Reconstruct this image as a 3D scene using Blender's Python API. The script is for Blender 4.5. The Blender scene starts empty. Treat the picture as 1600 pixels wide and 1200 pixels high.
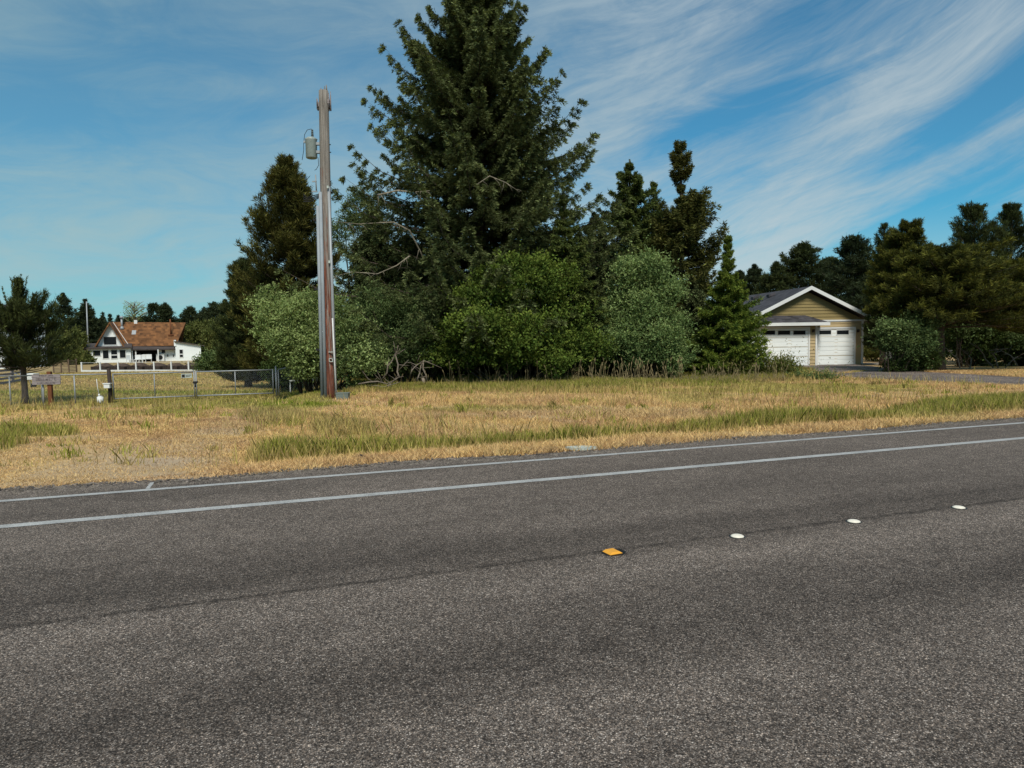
import bpy, bmesh, math, numpy as np
from mathutils import Vector, Matrix
sc = bpy.context.scene
COL = sc.collection
PI = math.pi
rad = math.radians
# ------------------------------------------------------------------ camera
F = 1100.0; CH = 1.5
PITCH = rad(3.745); ROLL = rad(-0.86)
cam_d = bpy.data.cameras.new('camera'); cam = bpy.data.objects.new('camera', cam_d); COL.objects.link(cam)
cam_d.sensor_width = 36; cam_d.lens = 36 * F / 1600; cam_d.clip_end = 6000; cam_d.clip_start = 0.05
RM = Matrix.Rotation(PI / 2 - PITCH, 3, 'X') @ Matrix.Rotation(ROLL, 3, 'Z')
cam.matrix_world = Matrix.Translation((0, 0, CH)) @ RM.to_4x4()
sc.camera = cam
RN = np.array(RM)

def at(px, py, Y):
    d = RM @ Vector(((px - 800) / F, (600 - py) / F, -1))
    k = Y / d.y
    return Vector((d.x * k, Y, CH + d.z * k))

def proj(x, y, z):
    v = np.stack([x, y, z - CH], -1) @ RN
    w = -v[..., 2]; w = np.where(np.abs(w) < 1e-3, 1e-3, w)
    px = 800 + F * v[..., 0] / w; py = 600 - F * v[..., 1] / w
    return np.where(w > 0.2, px, -9e3), np.where(w > 0.2, py, -9e3)

# ------------------------------------------------------------------ terrain
TH = math.atan2(4.55, 13.0)
DX, DY = math.cos(TH), math.sin(TH)

def ss(x, a, b):
    t = np.clip((x - a) / (b - a), 0, 1); return t * t * (3 - 2 * t)

_r = np.random.default_rng(5)
_W = [(_r.uniform(-1, 1) * f, _r.uniform(-1, 1) * f, _r.uniform(0, 6.28), 1 / f ** .8) for f in (.5, .9, 1.6, 2.7, 4.5, 7.0, 11.)]

def wav(x, y):
    s = 0
    for a, b, c, k in _W: s = s + k * np.sin(a * x + b * y + c)
    return s / 3

def Hg(x, y):
    x = np.asarray(x, float); y = np.asarray(y, float)
    s = -DY * x + DX * y
    z = -0.02 - 0.10 * ss(s, 8.7, 10.4) + 0.05 * ss(s, 10.8, 12.5) - 0.07 * ss(s, 13, 20)
    z = z - 0.25 * ss(y, 27, 41)
    left = 1 - ss(x + 0.18 * (y - 20), -7.7, -5.2)
    z = z - left * (0.42 * ss(y, 15, 25) + 0.20 * ss(y, 27, 95))
    z = z + 0.018 * wav(x, y) * ss(s, 9, 11) * (1 - ss(y, 30, 50))
    return z

def gz(x, y): return float(Hg(x, y))

def gp(px, Y):
    """ground point at depth Y that stands in column px"""
    p = at(px, 560, Y); x = p.x
    for _ in range(6):
        z = gz(x, Y); qx, qy = proj(np.array(x), np.array(Y), np.array(z))
        x += (px - float(qx)) * Y / F
    return Vector((x, Y, gz(x, Y)))

def gpix(px, py):
    """ground point seen at pixel"""
    lo, hi = 2.0, 400.0
    for _ in range(50):
        m = (lo + hi) / 2; p = at(px, py, m)
        if p.z > gz(p.x, m): lo = m
        else: hi = m
    p = at(px, py, lo); p.z = gz(p.x, lo); return p

# ------------------------------------------------------------------ helpers
def tag(o, label=None, cat=None, group=None, kind=None):
    if label: o['label'] = label
    if cat: o['category'] = cat
    if group: o['group'] = group
    if kind: o['kind'] = kind
    return o

def empty(name, loc, label, cat, group=None, rz=0):
    o = bpy.data.objects.new(name, None); COL.objects.link(o)
    o.location = loc; o.rotation_euler = (0, 0, rz); o.empty_display_size = .2
    return tag(o, label, cat, group)

def link(name, me, mat=None, parent=None):
    o = bpy.data.objects.new(name, me); COL.objects.link(o)
    if mat: me.materials.append(mat)
    if parent: o.parent = parent
    return o

def npmesh(name, V, n, attrs=None, smooth=False):
    """V (N*n,3) faces of n verts each, no sharing"""
    me = bpy.data.meshes.new(name); V = np.ascontiguousarray(V, dtype=np.float32).reshape(-1, 3)
    nv = len(V); nf = nv // n
    me.vertices.add(nv); me.vertices.foreach_set('co', V.ravel())
    me.loops.add(nv); me.loops.foreach_set('vertex_index', np.arange(nv, dtype=np.int32))
    me.polygons.add(nf); me.polygons.foreach_set('loop_start', np.arange(0, nv, n, dtype=np.int32))
    me.update(calc_edges=True)
    for k, a in (attrs or {}).items():
        at_ = me.attributes.new(k, 'FLOAT', 'FACE'); at_.data.foreach_set('value', np.ascontiguousarray(a, dtype=np.float32))
    return me

def gridmesh(name, X, Y, Z, attrs=None):
    n, m = X.shape
    me = bpy.data.meshes.new(name); V = np.stack([X, Y, Z], -1).astype(np.float32).reshape(-1, 3)
    idx = np.arange(n * m).reshape(n, m)
    f = np.stack([idx[:-1, :-1], idx[1:, :-1], idx[1:, 1:], idx[:-1, 1:]], -1).reshape(-1).astype(np.int32)
    me.vertices.add(len(V)); me.vertices.foreach_set('co', V.ravel())
    me.loops.add(len(f)); me.loops.foreach_set('vertex_index', f)
    me.polygons.add(len(f) // 4); me.polygons.foreach_set('loop_start', np.arange(0, len(f), 4, dtype=np.int32))
    me.update(calc_edges=True)
    for k, a in (attrs or {}).items():
        at_ = me.attributes.new(k, 'FLOAT', 'POINT'); at_.data.foreach_set('value', np.ascontiguousarray(a.ravel(), dtype=np.float32))
    me.polygons.foreach_set('use_smooth', np.ones(len(f) // 4, dtype=bool))
    return me

class MB:
    """mesh builder"""
    def __init__(s): s.b = bmesh.new()
    def quad(s, *p):
        return s.b.faces.new([s.b.verts.new(q) for q in p])
    def box(s, x0, x1, y0, y1, z0, z1, M=None):
        c = [(x0, y0, z0), (x1, y0, z0), (x1, y1, z0), (x0, y1, z0), (x0, y0, z1), (x1, y0, z1), (x1, y1, z1), (x0, y1, z1)]
        if M is not None: c = [M @ Vector(q) for q in c]
        v = [s.b.verts.new(q) for q in c]
        for f in ((0, 3, 2, 1), (4, 5, 6, 7), (0, 1, 5, 4), (1, 2, 6, 5), (2, 3, 7, 6), (3, 0, 4, 7)): s.b.faces.new([v[i] for i in f])
        return s
    def prism(s, poly, y0, y1, ax='y'):
        """polygon in xz swept along y (or polygon in yz swept along x)"""
        f = (lambda a, b, c: (a, c, b)) if ax == 'y' else (lambda a, b, c: (c, a, b))
        if ax == 'z': f = lambda a, b, c: (a, b, c)
        A = [s.b.verts.new(f(p[0], p[1], y0)) for p in poly]; B = [s.b.verts.new(f(p[0], p[1], y1)) for p in poly]
        n = len(poly)
        s.b.faces.new(A); s.b.faces.new(B[::-1])
        for i in range(n): s.b.faces.new((A[i], B[i], B[(i + 1) % n], A[(i + 1) % n]))
        return s
    def tube(s, pts, rs, n=8, cap=True):
        pts = [Vector(p) for p in pts]
        if not hasattr(rs, '__len__'): rs = [rs] * len(pts)
        rs = [float(q) for q in rs]
        rings = []
        up = None
        for i, p in enumerate(pts):
            t = (pts[min(i + 1, len(pts) - 1)] - pts[max(i - 1, 0)]).normalized()
            if up is None: up = Vector((0, 0, 1)) if abs(t.z) < .9 else Vector((1, 0, 0))
            a = t.cross(up).normalized(); b = a.cross(t).normalized(); up = b
            rings.append([s.b.verts.new(p + rs[i] * (math.cos(2 * PI * k / n) * a + math.sin(2 * PI * k / n) * b)) for k in range(n)])
        for A, B in zip(rings, rings[1:]):
            for k in range(n): s.b.faces.new((A[k], A[(k + 1) % n], B[(k + 1) % n], B[k])).smooth = True
        if cap and n > 2:
            s.b.faces.new(rings[0][::-1]); s.b.faces.new(rings[-1])
        return s
    def cyl(s, c, r, z0, z1, n=16, r2=None):
        return s.tube([(c[0], c[1], z0), (c[0], c[1], z1)], [r, r if r2 is None else r2], n)
    def build(s, name, mat=None, parent=None, bevel=0):
        bmesh.ops.recalc_face_normals(s.b, faces=s.b.faces[:])
        me = bpy.data.meshes.new(name); s.b.to_mesh(me); s.b.free()
        o = link(name, me, mat, parent)
        if bevel:
            m = o.modifiers.new('bevel', 'BEVEL'); m.width = bevel; m.segments = 2; m.limit_method = 'ANGLE'
        return o

# ------------------------------------------------------------------ materials
def srgb(r, g, b): 
    f = lambda c: ((c / 255 + .055) / 1.055) ** 2.4 if c > 10 else c / 255 / 12.92
    return (f(r), f(g), f(b), 1)

class NT:
    def __init__(s, nt): s.t = nt; s.n = nt.nodes; s.l = nt.links
    def node(s, ty, **kw):
        n = s.n.new(ty)
        for k, v in kw.items():
            if k == 'inp':
                for a, b in v.items():
                    if hasattr(b, 'is_output') or isinstance(b, bpy.types.NodeSocket): s.l.new(b, n.inputs[a])
                    else: n.inputs[a].default_value = b
            else: setattr(n, k, v)
        return n
    def noise(s, vec, scale, detail=4, rough=.55, dist=0, out=0):
        return s.node('ShaderNodeTexNoise', inp={'Vector': vec, 'Scale': scale, 'Detail': detail, 'Roughness': rough, 'Distortion': dist}).outputs[out]
    def ramp(s, fac, stops, interp='LINEAR'):
        r = s.node('ShaderNodeValToRGB', inp={0: fac}); cr = r.color_ramp; cr.interpolation = interp
        while len(cr.elements) < len(stops): cr.elements.new(.5)
        for e, (p, c) in zip(cr.elements, stops):
            e.position = p; e.color = c if hasattr(c, '__len__') else (c, c, c, 1)
        return r.outputs[0]
    def mix(s, f, a, b, mode='MIX'):
        n = s.node('ShaderNodeMix', data_type='RGBA', blend_type=mode)
        for i, v in ((0, f), (6, a), (7, b)):
            if isinstance(v, bpy.types.NodeSocket): s.l.new(v, n.inputs[i])
            else: n.inputs[i].default_value = v
        return n.outputs[2]
    def math(s, op, a, b=0, clamp=False):
        n = s.node('ShaderNodeMath', operation=op, use_clamp=clamp)
        for i, v in ((0, a), (1, b)):
            if isinstance(v, bpy.types.NodeSocket): s.l.new(v, n.inputs[i])
            else: n.inputs[i].default_value = v
        return n.outputs[0]
    def mapr(s, v, a, b, c=0, d=1):
        return s.node('ShaderNodeMapRange', inp={0: v, 1: a, 2: b, 3: c, 4: d}).outputs[0]
    def scalev(s, vec, sc_, loc=(0, 0, 0), rot=(0, 0, 0)):
        return s.node('ShaderNodeMapping', inp={0: vec, 1: loc, 2: rot, 3: sc_}).outputs[0]

def newmat(name):
    m = bpy.data.materials.new(name); m.use_nodes = True
    t = NT(m.node_tree); b = t.n['Principled BSDF']; b.inputs['Roughness'].default_value = .8
    b.inputs['Specular IOR Level'].default_value = .25
    return m, t, b

def objco(t): return t.node('ShaderNodeTexCoord').outputs['Object']
def worldco(t): return t.node('ShaderNodeNewGeometry').outputs['Position']

def surf(name, c, rough=.8, var=.15, scale=3, metal=0, streak=None, dirt=0, c2=None, bump=0, bscale=40, spec=.25):
    """paint / metal / wood with real wear in it"""
    m, t, b = newmat(name)
    co = objco(t)
    v = t.scalev(co, streak) if streak else co
    n = t.noise(v, scale, 6, .6)
    c2 = c2 or tuple(x * (1 - var * 2) for x in c[:3]) + (1,)
    f = t.mapr(n, .35, .65)
    col = t.mix(f, c, c2)
    if dirt:
        d = t.mapr(t.noise(co, scale * 4, 5, .7), .5, .75, 0, dirt)
        col = t.mix(d, col, (.12, .10, .08, 1))
    t.l.new(col, b.inputs['Base Color'])
    b.inputs['Roughness'].default_value = rough; b.inputs['Metallic'].default_value = metal
    b.inputs['Specular IOR Level'].default_value = spec
    if bump:
        bn = t.node('ShaderNodeBump', inp={'Strength': bump, 'Distance': .01, 'Height': t.noise(v, bscale, 4)})
        t.l.new(bn.outputs[0], b.inputs['Normal'])
    return m

def leafmat(name, a, b_, tip, scale=.7, transl=.3, rough=.75):
    m, t, b = newmat(name)
    co = worldco(t)
    n = t.mapr(t.noise(co, scale, 3, .6), .38, .62)
    col = t.mix(n, a, b_)
    tint = t.node('ShaderNodeAttribute', attribute_name='tint').outputs['Fac']
    col = t.mix(tint, col, tip)  # paler fresh tips, raised further to put highlights into the leaf colour
    rnd = t.node('ShaderNodeAttribute', attribute_name='rnd').outputs['Fac']
    hs = t.node('ShaderNodeHueSaturation', inp={'Hue': t.mapr(rnd, 0, 1, .485, .515), 'Value': t.mapr(rnd, 0, 1, .7, 1.3), 'Color': col}).outputs[0]
    t.l.new(hs, b.inputs['Base Color']); b.inputs['Roughness'].default_value = rough
    b.inputs['Specular IOR Level'].default_value = .08
    tr = t.node('ShaderNodeBsdfTranslucent', inp={0: t.mix(1.0, hs, (1.0, 1.0, .55, 1), 'MULTIPLY')})
    mx = t.node('ShaderNodeMixShader', inp={0: transl, 1: b.outputs[0], 2: tr.outputs[0]})
    t.l.new(mx.outputs[0], t.n['Material Output'].inputs[0])
    return m

EXPO = 0.0
M = {}
# ground colours shared by soil and blades
def ground_color(t, co, blades=False):
    green = t.node('ShaderNodeAttribute', attribute_name='green').outputs['Fac']
    bare = t.node('ShaderNodeAttribute', attribute_name='bare').outputs['Fac']
    n1 = t.mapr(t.noise(co, .45, 5, .6), .36, .64)
    n2 = t.mapr(t.noise(co, 2.3, 5, .65), .35, .65)
    if blades:
        straw = t.mix(n1, (.78, .53, .215, 1), (.64, .385, .18, 1))
        straw = t.mix(t.mapr(n2, 0, 1, 0, .5), straw, (.70, .53, .28, 1))
        straw = t.mix(t.mapr(t.noise(co, .9, 4, .65, .5), .52, .68, 0, .75), straw, (.42, .25, .13, 1))
        straw = t.mix(t.mapr(t.noise(co, 1.7, 5, .7, .8), .60, .72, 0, .6), straw, (.20, .20, .06, 1))
        gcol = t.mix(n2, (.16, .215, .014, 1), (.38, .385, .05, 1))
    else:
        straw = t.mix(n1, (.52, .36, .17, 1), (.40, .26, .14, 1))
        n3 = t.mapr(t.noise(co, 14, 6, .7), .35, .68)
        straw = t.mix(n3, straw, (.52, .36, .17, 1))
        straw = t.mix(t.mapr(t.noise(co, 5, 4, .7), .54, .72), straw, (.12, .085, .05, 1))
        straw = t.mix(t.mapr(t.noise(co, 42, 3, .7), .5, .68, 0, .75), straw, (.10, .07, .04, 1))
        gcol = t.mix(n3, (.055, .07, .012, 1), (.15, .14, .035, 1))
    col = t.mix(green, straw, gcol)
    col = t.mix(t.math('MULTIPLY', bare, .7), col, (.40, .31, .22, 1))
    return col

def mk_materials():
    m, t, b = newmat('soil_and_dry_turf'); co = worldco(t)
    t.l.new(ground_color(t, co), b.inputs['Base Color']); b.inputs['Roughness'].default_value = .95
    bn = t.node('ShaderNodeBump', inp={'Strength': .6, 'Distance': .03, 'Height': t.noise(co, 18, 6, .7)})
    t.l.new(bn.outputs[0], b.inputs['Normal']); M['ground'] = m
    m, t, b = newmat('grass_blade'); co = worldco(t)
    col = ground_color(t, co, True)
    rnd = t.node('ShaderNodeAttribute', attribute_name='rnd').outputs['Fac']
    hs = t.node('ShaderNodeHueSaturation', inp={'Hue': t.mapr(rnd, 0, 1, .49, .51), 'Value': t.mapr(rnd, 0, 1, .55, 1.3), 'Color': col}).outputs[0]
    t.l.new(hs, b.inputs['Base Color'])
    tr = t.node('ShaderNodeBsdfTranslucent', inp={0: hs})
    mx = t.node('ShaderNodeMixShader', inp={0: .3, 1: b.outputs[0], 2: tr.outputs[0]})
    t.l.new(mx.outputs[0], t.n['Material Output'].inputs[0]); M['blade'] = m
    # asphalt: x along the road, y across it
    m, t, b = newmat('asphalt'); co = objco(t)
    sep = t.node('ShaderNodeSeparateXYZ', inp={0: co}); yv = sep.outputs[1]
    wob = t.math('MULTIPLY', t.math('SUBTRACT', t.noise(co, .8, 3), .5), .25)
    yw = t.math('ADD', yv, wob)
    wb2 = t.math('MULTIPLY', t.math('SUBTRACT', t.noise(co, 6, 4), .5), .05)
    ys = t.math('ADD', t.math('ADD', yv, wb2), t.math('MULTIPLY', t.math('SUBTRACT', t.noise(co, .3, 2), .5), .06))
    vo = t.node('ShaderNodeTexVoronoi', inp={'Vector': co, 'Scale': 185.0, 'Randomness': 1.0})
    vc = t.node('ShaderNodeSeparateColor', inp={0: vo.outputs['Color']})
    vo2 = t.node('ShaderNodeTexVoronoi', inp={'Vector': co, 'Scale': 88.0, 'Randomness': 1.0})
    vc2 = t.node('ShaderNodeSeparateColor', inp={0: vo2.outputs['Color']})
    stone = t.ramp(vc.outputs[0], [(0, (.030, .026, .023, 1)), (.30, (.095, .080, .070, 1)), (.62, (.155, .131, .113, 1)), (.88, (.25, .212, .183, 1)), (1, (.50, .44, .385, 1))])
    warm = t.mix(t.mapr(vc.outputs[1], .3, 1, 0, .5), stone, t.mix(1.0, stone, (1.22, 1.0, .80, 1), 'MULTIPLY'))
    big = t.ramp(vc2.outputs[0], [(0, .6), (.5, .98), (1, 1.45)])
    col = t.mix(1.0, warm, big, 'MULTIPLY')
    pits = t.mapr(vo.outputs['Distance'], .3, .8, 0, .7)
    col = t.mix(pits, col, (.018, .016, .015, 1))
    # wheel paths, seam band and mottling
    def band(c, w): 
        d = t.math('ABSOLUTE', t.math('SUBTRACT', yw, c)); return t.mapr(d, w, 0, 0, 1)
    low = t.mapr(t.noise(t.scalev(co, (.25, 1, 1)), 1.1, 4, .6), .35, .68)
    k = t.math('ADD', .82, t.math('MULTIPLY', low, .36))
    med = t.mapr(t.noise(co, 5.5, 4, .65), .3, .7, .84, 1.16)
    k = t.math('MULTIPLY', k, med)
    k = t.math('MULTIPLY', k, t.math('SUBTRACT', 1.0, t.math('MULTIPLY', band(4.72, .42), .30)))
    k = t.math('MULTIPLY', k, t.math('ADD', 1.0, t.math('MULTIPLY', band(3.98, .38), .30)))
    k = t.math('MULTIPLY', k, t.math('SUBTRACT', 1.0, t.math('MULTIPLY', t.math('MULTIPLY', band(3.05, .45), t.mapr(low, .2, .8, .3, 1)), .5)))
    k = t.math('MULTIPLY', k, t.math('ADD', 1.0, t.math('MULTIPLY', band(2.3, .5), .14)))
    k = t.math('MULTIPLY', k, t.math('ADD', 1.0, t.math('MULTIPLY', t.mapr(yw, 5.2, 6.4), .12)))
    seam = t.mapr(t.math('ABSOLUTE', t.math('SUBTRACT', ys, 4.36)), .05, .0, 0, .55)
    seam = t.math('MULTIPLY', seam, t.mapr(t.noise(co, 9, 4), .3, .5))
    k = t.math('MULTIPLY', k, t.math('SUBTRACT', 1.0, seam))
    col = t.mix(1.0, col, t.node('ShaderNodeCombineColor', inp={0: k, 1: k, 2: k}).outputs[0], 'MULTIPLY')
    # tan dust at the verge
    t.l.new(col, b.inputs['Base Color']); b.inputs['Roughness'].default_value = .9; b.inputs['Specular IOR Level'].default_value = .12
    hgt = t.math('SUBTRACT', t.math('MULTIPLY', vc.outputs[2], .6), vo.outputs['Distance'])
    bn = t.node('ShaderNodeBump', inp={'Strength': .6, 'Distance': .003, 'Height': hgt})
    t.l.new(bn.outputs[0], b.inputs['Normal']); M['asphalt'] = m
    # worn road paint
    m, t, b = newmat('worn_road_paint'); co = objco(t)
    vo = t.node('ShaderNodeTexVoronoi', inp={'Vector': co, 'Scale': 90.0})
    w = t.mapr(t.math('ADD', t.noise(co, 60, 5, .7), t.math('MULTIPLY', vo.outputs['Distance'], .25)), .56, .70, 0, .9)
    w2 = t.mapr(t.noise(co, 3, 5, .7), .35, .7, .25, .8)
    col = t.mix(t.math('MULTIPLY', w, w2), t.mix(t.mapr(t.noise(co, 4, 4), .3, .7), (.34, .34, .33, 1), (.48, .48, .465, 1)), (.09, .085, .08, 1))
    t.l.new(col, b.inputs['Base Color']); M['paint'] = m
    # gravel
    m, t, b = newmat('gravel'); co = worldco(t)
    vo = t.node('ShaderNodeTexVoronoi', inp={'Vector': co, 'Scale': 26.0}); vc = t.node('ShaderNodeSeparateColor', inp={0: vo.outputs['Color']})
    col = t.ramp(vc.outputs[0], [(0, (.065, .050, .042, 1)), (.5, (.20, .155, .13, 1)), (1, (.46, .38, .32, 1))])
    col = t.mix(t.mapr(vo.outputs['Distance'], .2, .8, 0, .7), col, (.035, .03, .028, 1))
    n = t.mapr(t.noise(co, .6, 5), .35, .65, .75, 1.25)
    col = t.mix(1.0, col, t.node('ShaderNodeCombineColor', inp={0: n, 1: n, 2: n}).outputs[0], 'MULTIPLY')
    t.l.new(col, b.inputs['Base Color'])
    bn = t.node('ShaderNodeBump', inp={'Strength': .8, 'Distance': .03, 'Height': vo.outputs['Distance']}); bn.invert = True
    t.l.new(bn.outputs[0], b.inputs['Normal']); M['gravel'] = m
    M['stone'] = surf('loose_stone', (.20, .17, .14, 1), var=.3, scale=8, c2=(.07, .06, .05, 1))
    # foliage
    M['spruce'] = leafmat('spruce_needles', (0.034, 0.046, 0.018, 1), (0.056, 0.068, 0.024, 1), (0.26, 0.3, 0.12, 1))
    M['spruce_pale'] = leafmat('fresh_spruce_needles', (0.05, 0.09, 0.018, 1), (0.085, 0.125, 0.022, 1), (0.33, 0.38, 0.06, 1), transl=.35)
    M['hemlock'] = leafmat('hemlock_needles', (0.04, 0.062, 0.018, 1), (0.065, 0.085, 0.024, 1), (0.24, 0.28, 0.075, 1))
    M['brown_spruce'] = leafmat('cone_laden_needles', (0.042, 0.052, 0.016, 1), (0.068, 0.07, 0.02, 1), (0.22, 0.21, 0.055, 1))
    M['pine'] = leafmat('shore_pine_needles', (0.028, 0.035, 0.011, 1), (0.05, 0.05, 0.014, 1), (0.2, 0.18, 0.045, 1))
    M['pine_right'] = leafmat('gold_tipped_pine_needles', (0.027, 0.036, 0.012, 1), (0.046, 0.052, 0.014, 1), (0.24, 0.225, 0.04, 1))
    M['pine_dark'] = leafmat('dark_pine_needles', (0.024, 0.034, 0.015, 1), (0.038, 0.048, 0.018, 1), (0.13, 0.15, 0.045, 1))
    M['willow'] = leafmat('grey_green_willow_leaves', (0.095, 0.135, 0.042, 1), (0.15, 0.195, 0.06, 1), (0.42, 0.5, 0.19, 1))
    M['willow2'] = leafmat('silver_willow_leaves', (0.07, 0.12, 0.04, 1), (0.11, 0.165, 0.055, 1), (0.34, 0.43, 0.16, 1))
    M['alder'] = leafmat('bright_alder_leaves', (0.036, 0.066, 0.013, 1), (0.062, 0.1, 0.018, 1), (0.22, 0.28, 0.05, 1))
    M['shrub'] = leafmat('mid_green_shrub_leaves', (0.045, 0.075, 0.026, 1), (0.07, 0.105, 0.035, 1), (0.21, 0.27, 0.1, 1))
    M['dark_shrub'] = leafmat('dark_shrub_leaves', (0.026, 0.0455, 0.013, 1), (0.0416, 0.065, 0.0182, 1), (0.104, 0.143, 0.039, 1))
    M['olive'] = leafmat('olive_shrub_leaves', (.07, .085, .02, 1), (.11, .12, .03, 1), (.22, .22, .06, 1))
    M['far'] = leafmat('far_conifer_needles', (0.024, 0.036, 0.02, 1), (0.04, 0.052, 0.024, 1), (0.09, 0.11, 0.05, 1), scale=.25)
    M['far_green'] = leafmat('far_broadleaf_leaves', (.05, .07, .02, 1), (.09, .10, .028, 1), (.16, .17, .05, 1), scale=.25)
    M['bark'] = surf('bark', (.10, .075, .055, 1), var=.3, scale=6, streak=(3, 3, .6), bump=.8, c2=(.035, .026, .02, 1))
    M['pale_bark'] = surf('lichen_bark', (.30, .26, .19, 1), var=.3, scale=8, c2=(.14, .12, .085, 1))
    M['reed'] = surf('dry_reed', (.24, .18, .09, 1), var=.3, scale=2, c2=(.10, .085, .04, 1))
    M['dead'] = surf('dead_wood', (.22, .18, .14, 1), var=.3, scale=5, c2=(.15, .12, .09, 1))
    # utility pole
    m, t, b = newmat('weathered_pole'); co = objco(t)
    gr = t.noise(t.scalev(co, (9, 9, .35)), 3, 6, .65)
    grey = t.mix(t.mapr(gr, .35, .65), (.30, .27, .235, 1), (.12, .105, .09, 1))
    red = t.mix(t.mapr(t.noise(t.scalev(co, (9, 9, .5)), 5, 5), .4, .62), (.24, .085, .05, 1), (.06, .02, .013, 1))
    z = t.node('ShaderNodeSeparateXYZ', inp={0: co}).outputs[2]; x = t.node('ShaderNodeSeparateXYZ', inp={0: co}).outputs[0]
    pn = t.noise(t.scalev(co, (14, 14, .6)), 1.5, 6, .75)
    amt = t.math('ADD', t.mapr(z, 6.6, 0, -.05, .15), t.math('ADD', pn, t.math('MULTIPLY', x, -.55)))
    amt = t.math('MULTIPLY', t.mapr(amt, .46, .56), t.mapr(z, 6.45, 6.40))
    col = t.mix(amt, grey, red)
    col = t.mix(t.mapr(t.noise(t.scalev(co, (5, 5, .5)), 6, 3), .68, .72), col, (.02, .015, .012, 1))
    t.l.new(col, b.inputs['Base Color'])
    bn = t.node('ShaderNodeBump', inp={'Strength': 1.0, 'Distance': .03, 'Height': gr}); t.l.new(bn.outputs[0], b.inputs['Normal'])
    M['pole'] = m
    M['galv'] = surf('galvanised_steel', (.34, .36, .37, 1), rough=.55, var=.12, scale=2, streak=(4, 4, .5), metal=.3, dirt=.15)
    M['conduit'] = surf('grey_pvc_conduit', (.30, .335, .36, 1), rough=.6, var=.1, scale=1.5, streak=(3, 3, .5), dirt=.25)
    M['white_pipe'] = surf('white_pipe', (.62, .62, .60, 1), rough=.5, var=.08, dirt=.2)
    M['tank'] = surf('pale_grey_enamel', (.33, .39, .37, 1), rough=.45, var=.1, scale=3, dirt=.2)
    M['black'] = surf('black_rubber', (.018, .018, .018, 1), rough=.6)
    M['porcelain'] = surf('grey_porcelain', (.14, .17, .17, 1), rough=.3)
    M['oldwood'] = surf('silvered_wood', (.30, .265, .26, 1), var=.25, scale=4, streak=(.6, 5, 8), bump=.5, c2=(.17, .145, .15, 1))
    M['redwood'] = surf('red_brown_post', (.20, .075, .03, 1), var=.25, scale=4, streak=(6, 6, .6), bump=.4)
    M['darkwood'] = surf('dark_wood', (.055, .04, .032, 1), var=.3, scale=3, streak=(4, 4, .6), bump=.5)
    M['brownfence'] = surf('brown_lattice_wood', (.19, .13, .085, 1), var=.25, scale=3)
    M['white'] = surf('white_house_paint', (.78, .82, .81, 1), rough=.7, var=.04, scale=.8)
    M['white_trim'] = surf('white_trim', (.70, .71, .69, 1), rough=.6, var=.06, scale=1)
    M['concrete'] = surf('concrete', (.34, .32, .29, 1), var=.15, scale=3, bump=.3)
    M['green_box'] = surf('grey_green_box', (.16, .19, .17, 1), rough=.6, var=.1)
    m, t, b = newmat('window_glass'); b.inputs['Base Color'].default_value = (.012, .014, .016, 1); b.inputs['Roughness'].default_value = .25
    b.inputs['Specular IOR Level'].default_value = .15; M['glass'] = m
    M['porch_shade'] = surf('porch_shade_colour', (.02, .018, .016, 1))
    M['stat'] = surf('grey_carved_stone', (.36, .34, .31, 1), var=.25, scale=9, bump=.8)
    M['tan_dirt'] = surf('dark_bed_soil', (.05, .035, .028, 1), var=.3, scale=4, c2=(.10, .07, .05, 1))
    M['amber'] = surf('amber_plastic', (.80, .36, .03, 1), rough=.35, var=.05, spec=.5)
    M['ceramic'] = surf('cream_ceramic', (.80, .74, .62, 1), rough=.4, var=.08, scale=30)
    M['tar'] = surf('bitumen', (.012, .011, .010, 1), rough=.5)
    M['rag'] = surf('pale_scrap', (.50, .55, .50, 1), rough=.7, var=.15, scale=12)
    M['brass'] = surf('dark_bronze', (.045, .03, .02, 1), rough=.4)
    # lap siding / shingles / cedar shakes
    def courses(name, c1, c2, pitch, axis=2, dark=.35, seg=0, bumpd=.02, varscale=1.0):
        m, t, b = newmat(name); co = objco(t)
        s = t.node('ShaderNodeSeparateXYZ', inp={0: co}); z = s.outputs[axis]
        k = t.math('MULTIPLY', z, 1 / pitch); fr = t.math('FRACT', k)
        n = t.mapr(t.noise(co, 1.2 * varscale, 5, .65), .32, .68)
        col = t.mix(n, c1, c2)
        if seg:
            row = t.math('FLOOR', k)
            u = t.math('FLOOR', t.math('ADD', t.math('MULTIPLY', s.outputs[0], 1 / seg), t.math('MULTIPLY', row, .37)))
            wn = t.node('ShaderNodeTexWhiteNoise', noise_dimensions='2D', inp={0: t.node('ShaderNodeCombineXYZ', inp={0: u, 1: row}).outputs[0]}).outputs[0]
            v = t.mapr(wn, 0, 1, .55, 1.4)
            col = t.mix(1.0, col, t.node('ShaderNodeCombineColor', inp={0: v, 1: v, 2: v}).outputs[0], 'MULTIPLY')
        t.l.new(col, b.inputs['Base Color'])
        return m
    M['siding'] = courses('tan_siding_paint', (.45, .35, .195, 1), (.42, .32, .175, 1), .16)
    M['siding_gable'] = courses('olive_siding_paint', (.26, .20, .085, 1), (.235, .18, .075, 1), .16)
    M['shingle'] = courses('grey_shingles', (.060, .056, .062, 1), (.040, .038, .042, 1), .14, axis=1, seg=.3, varscale=2)
    M['shake'] = courses('cedar_shakes', (.18, .078, .027, 1), (.12, .054, .021, 1), .25, axis=2, seg=.35, varscale=1.6)
    M['porch_roof'] = surf('dark_flat_roof', (.085, .070, .065, 1), var=.2, scale=1)
mk_materials()
RNG = np.random.default_rng(11)

def mask_noise(x, y, seed=0, f=1.0):
    return wav(x * f + 13.7 * seed, y * f - 7.1 * seed)

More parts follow.
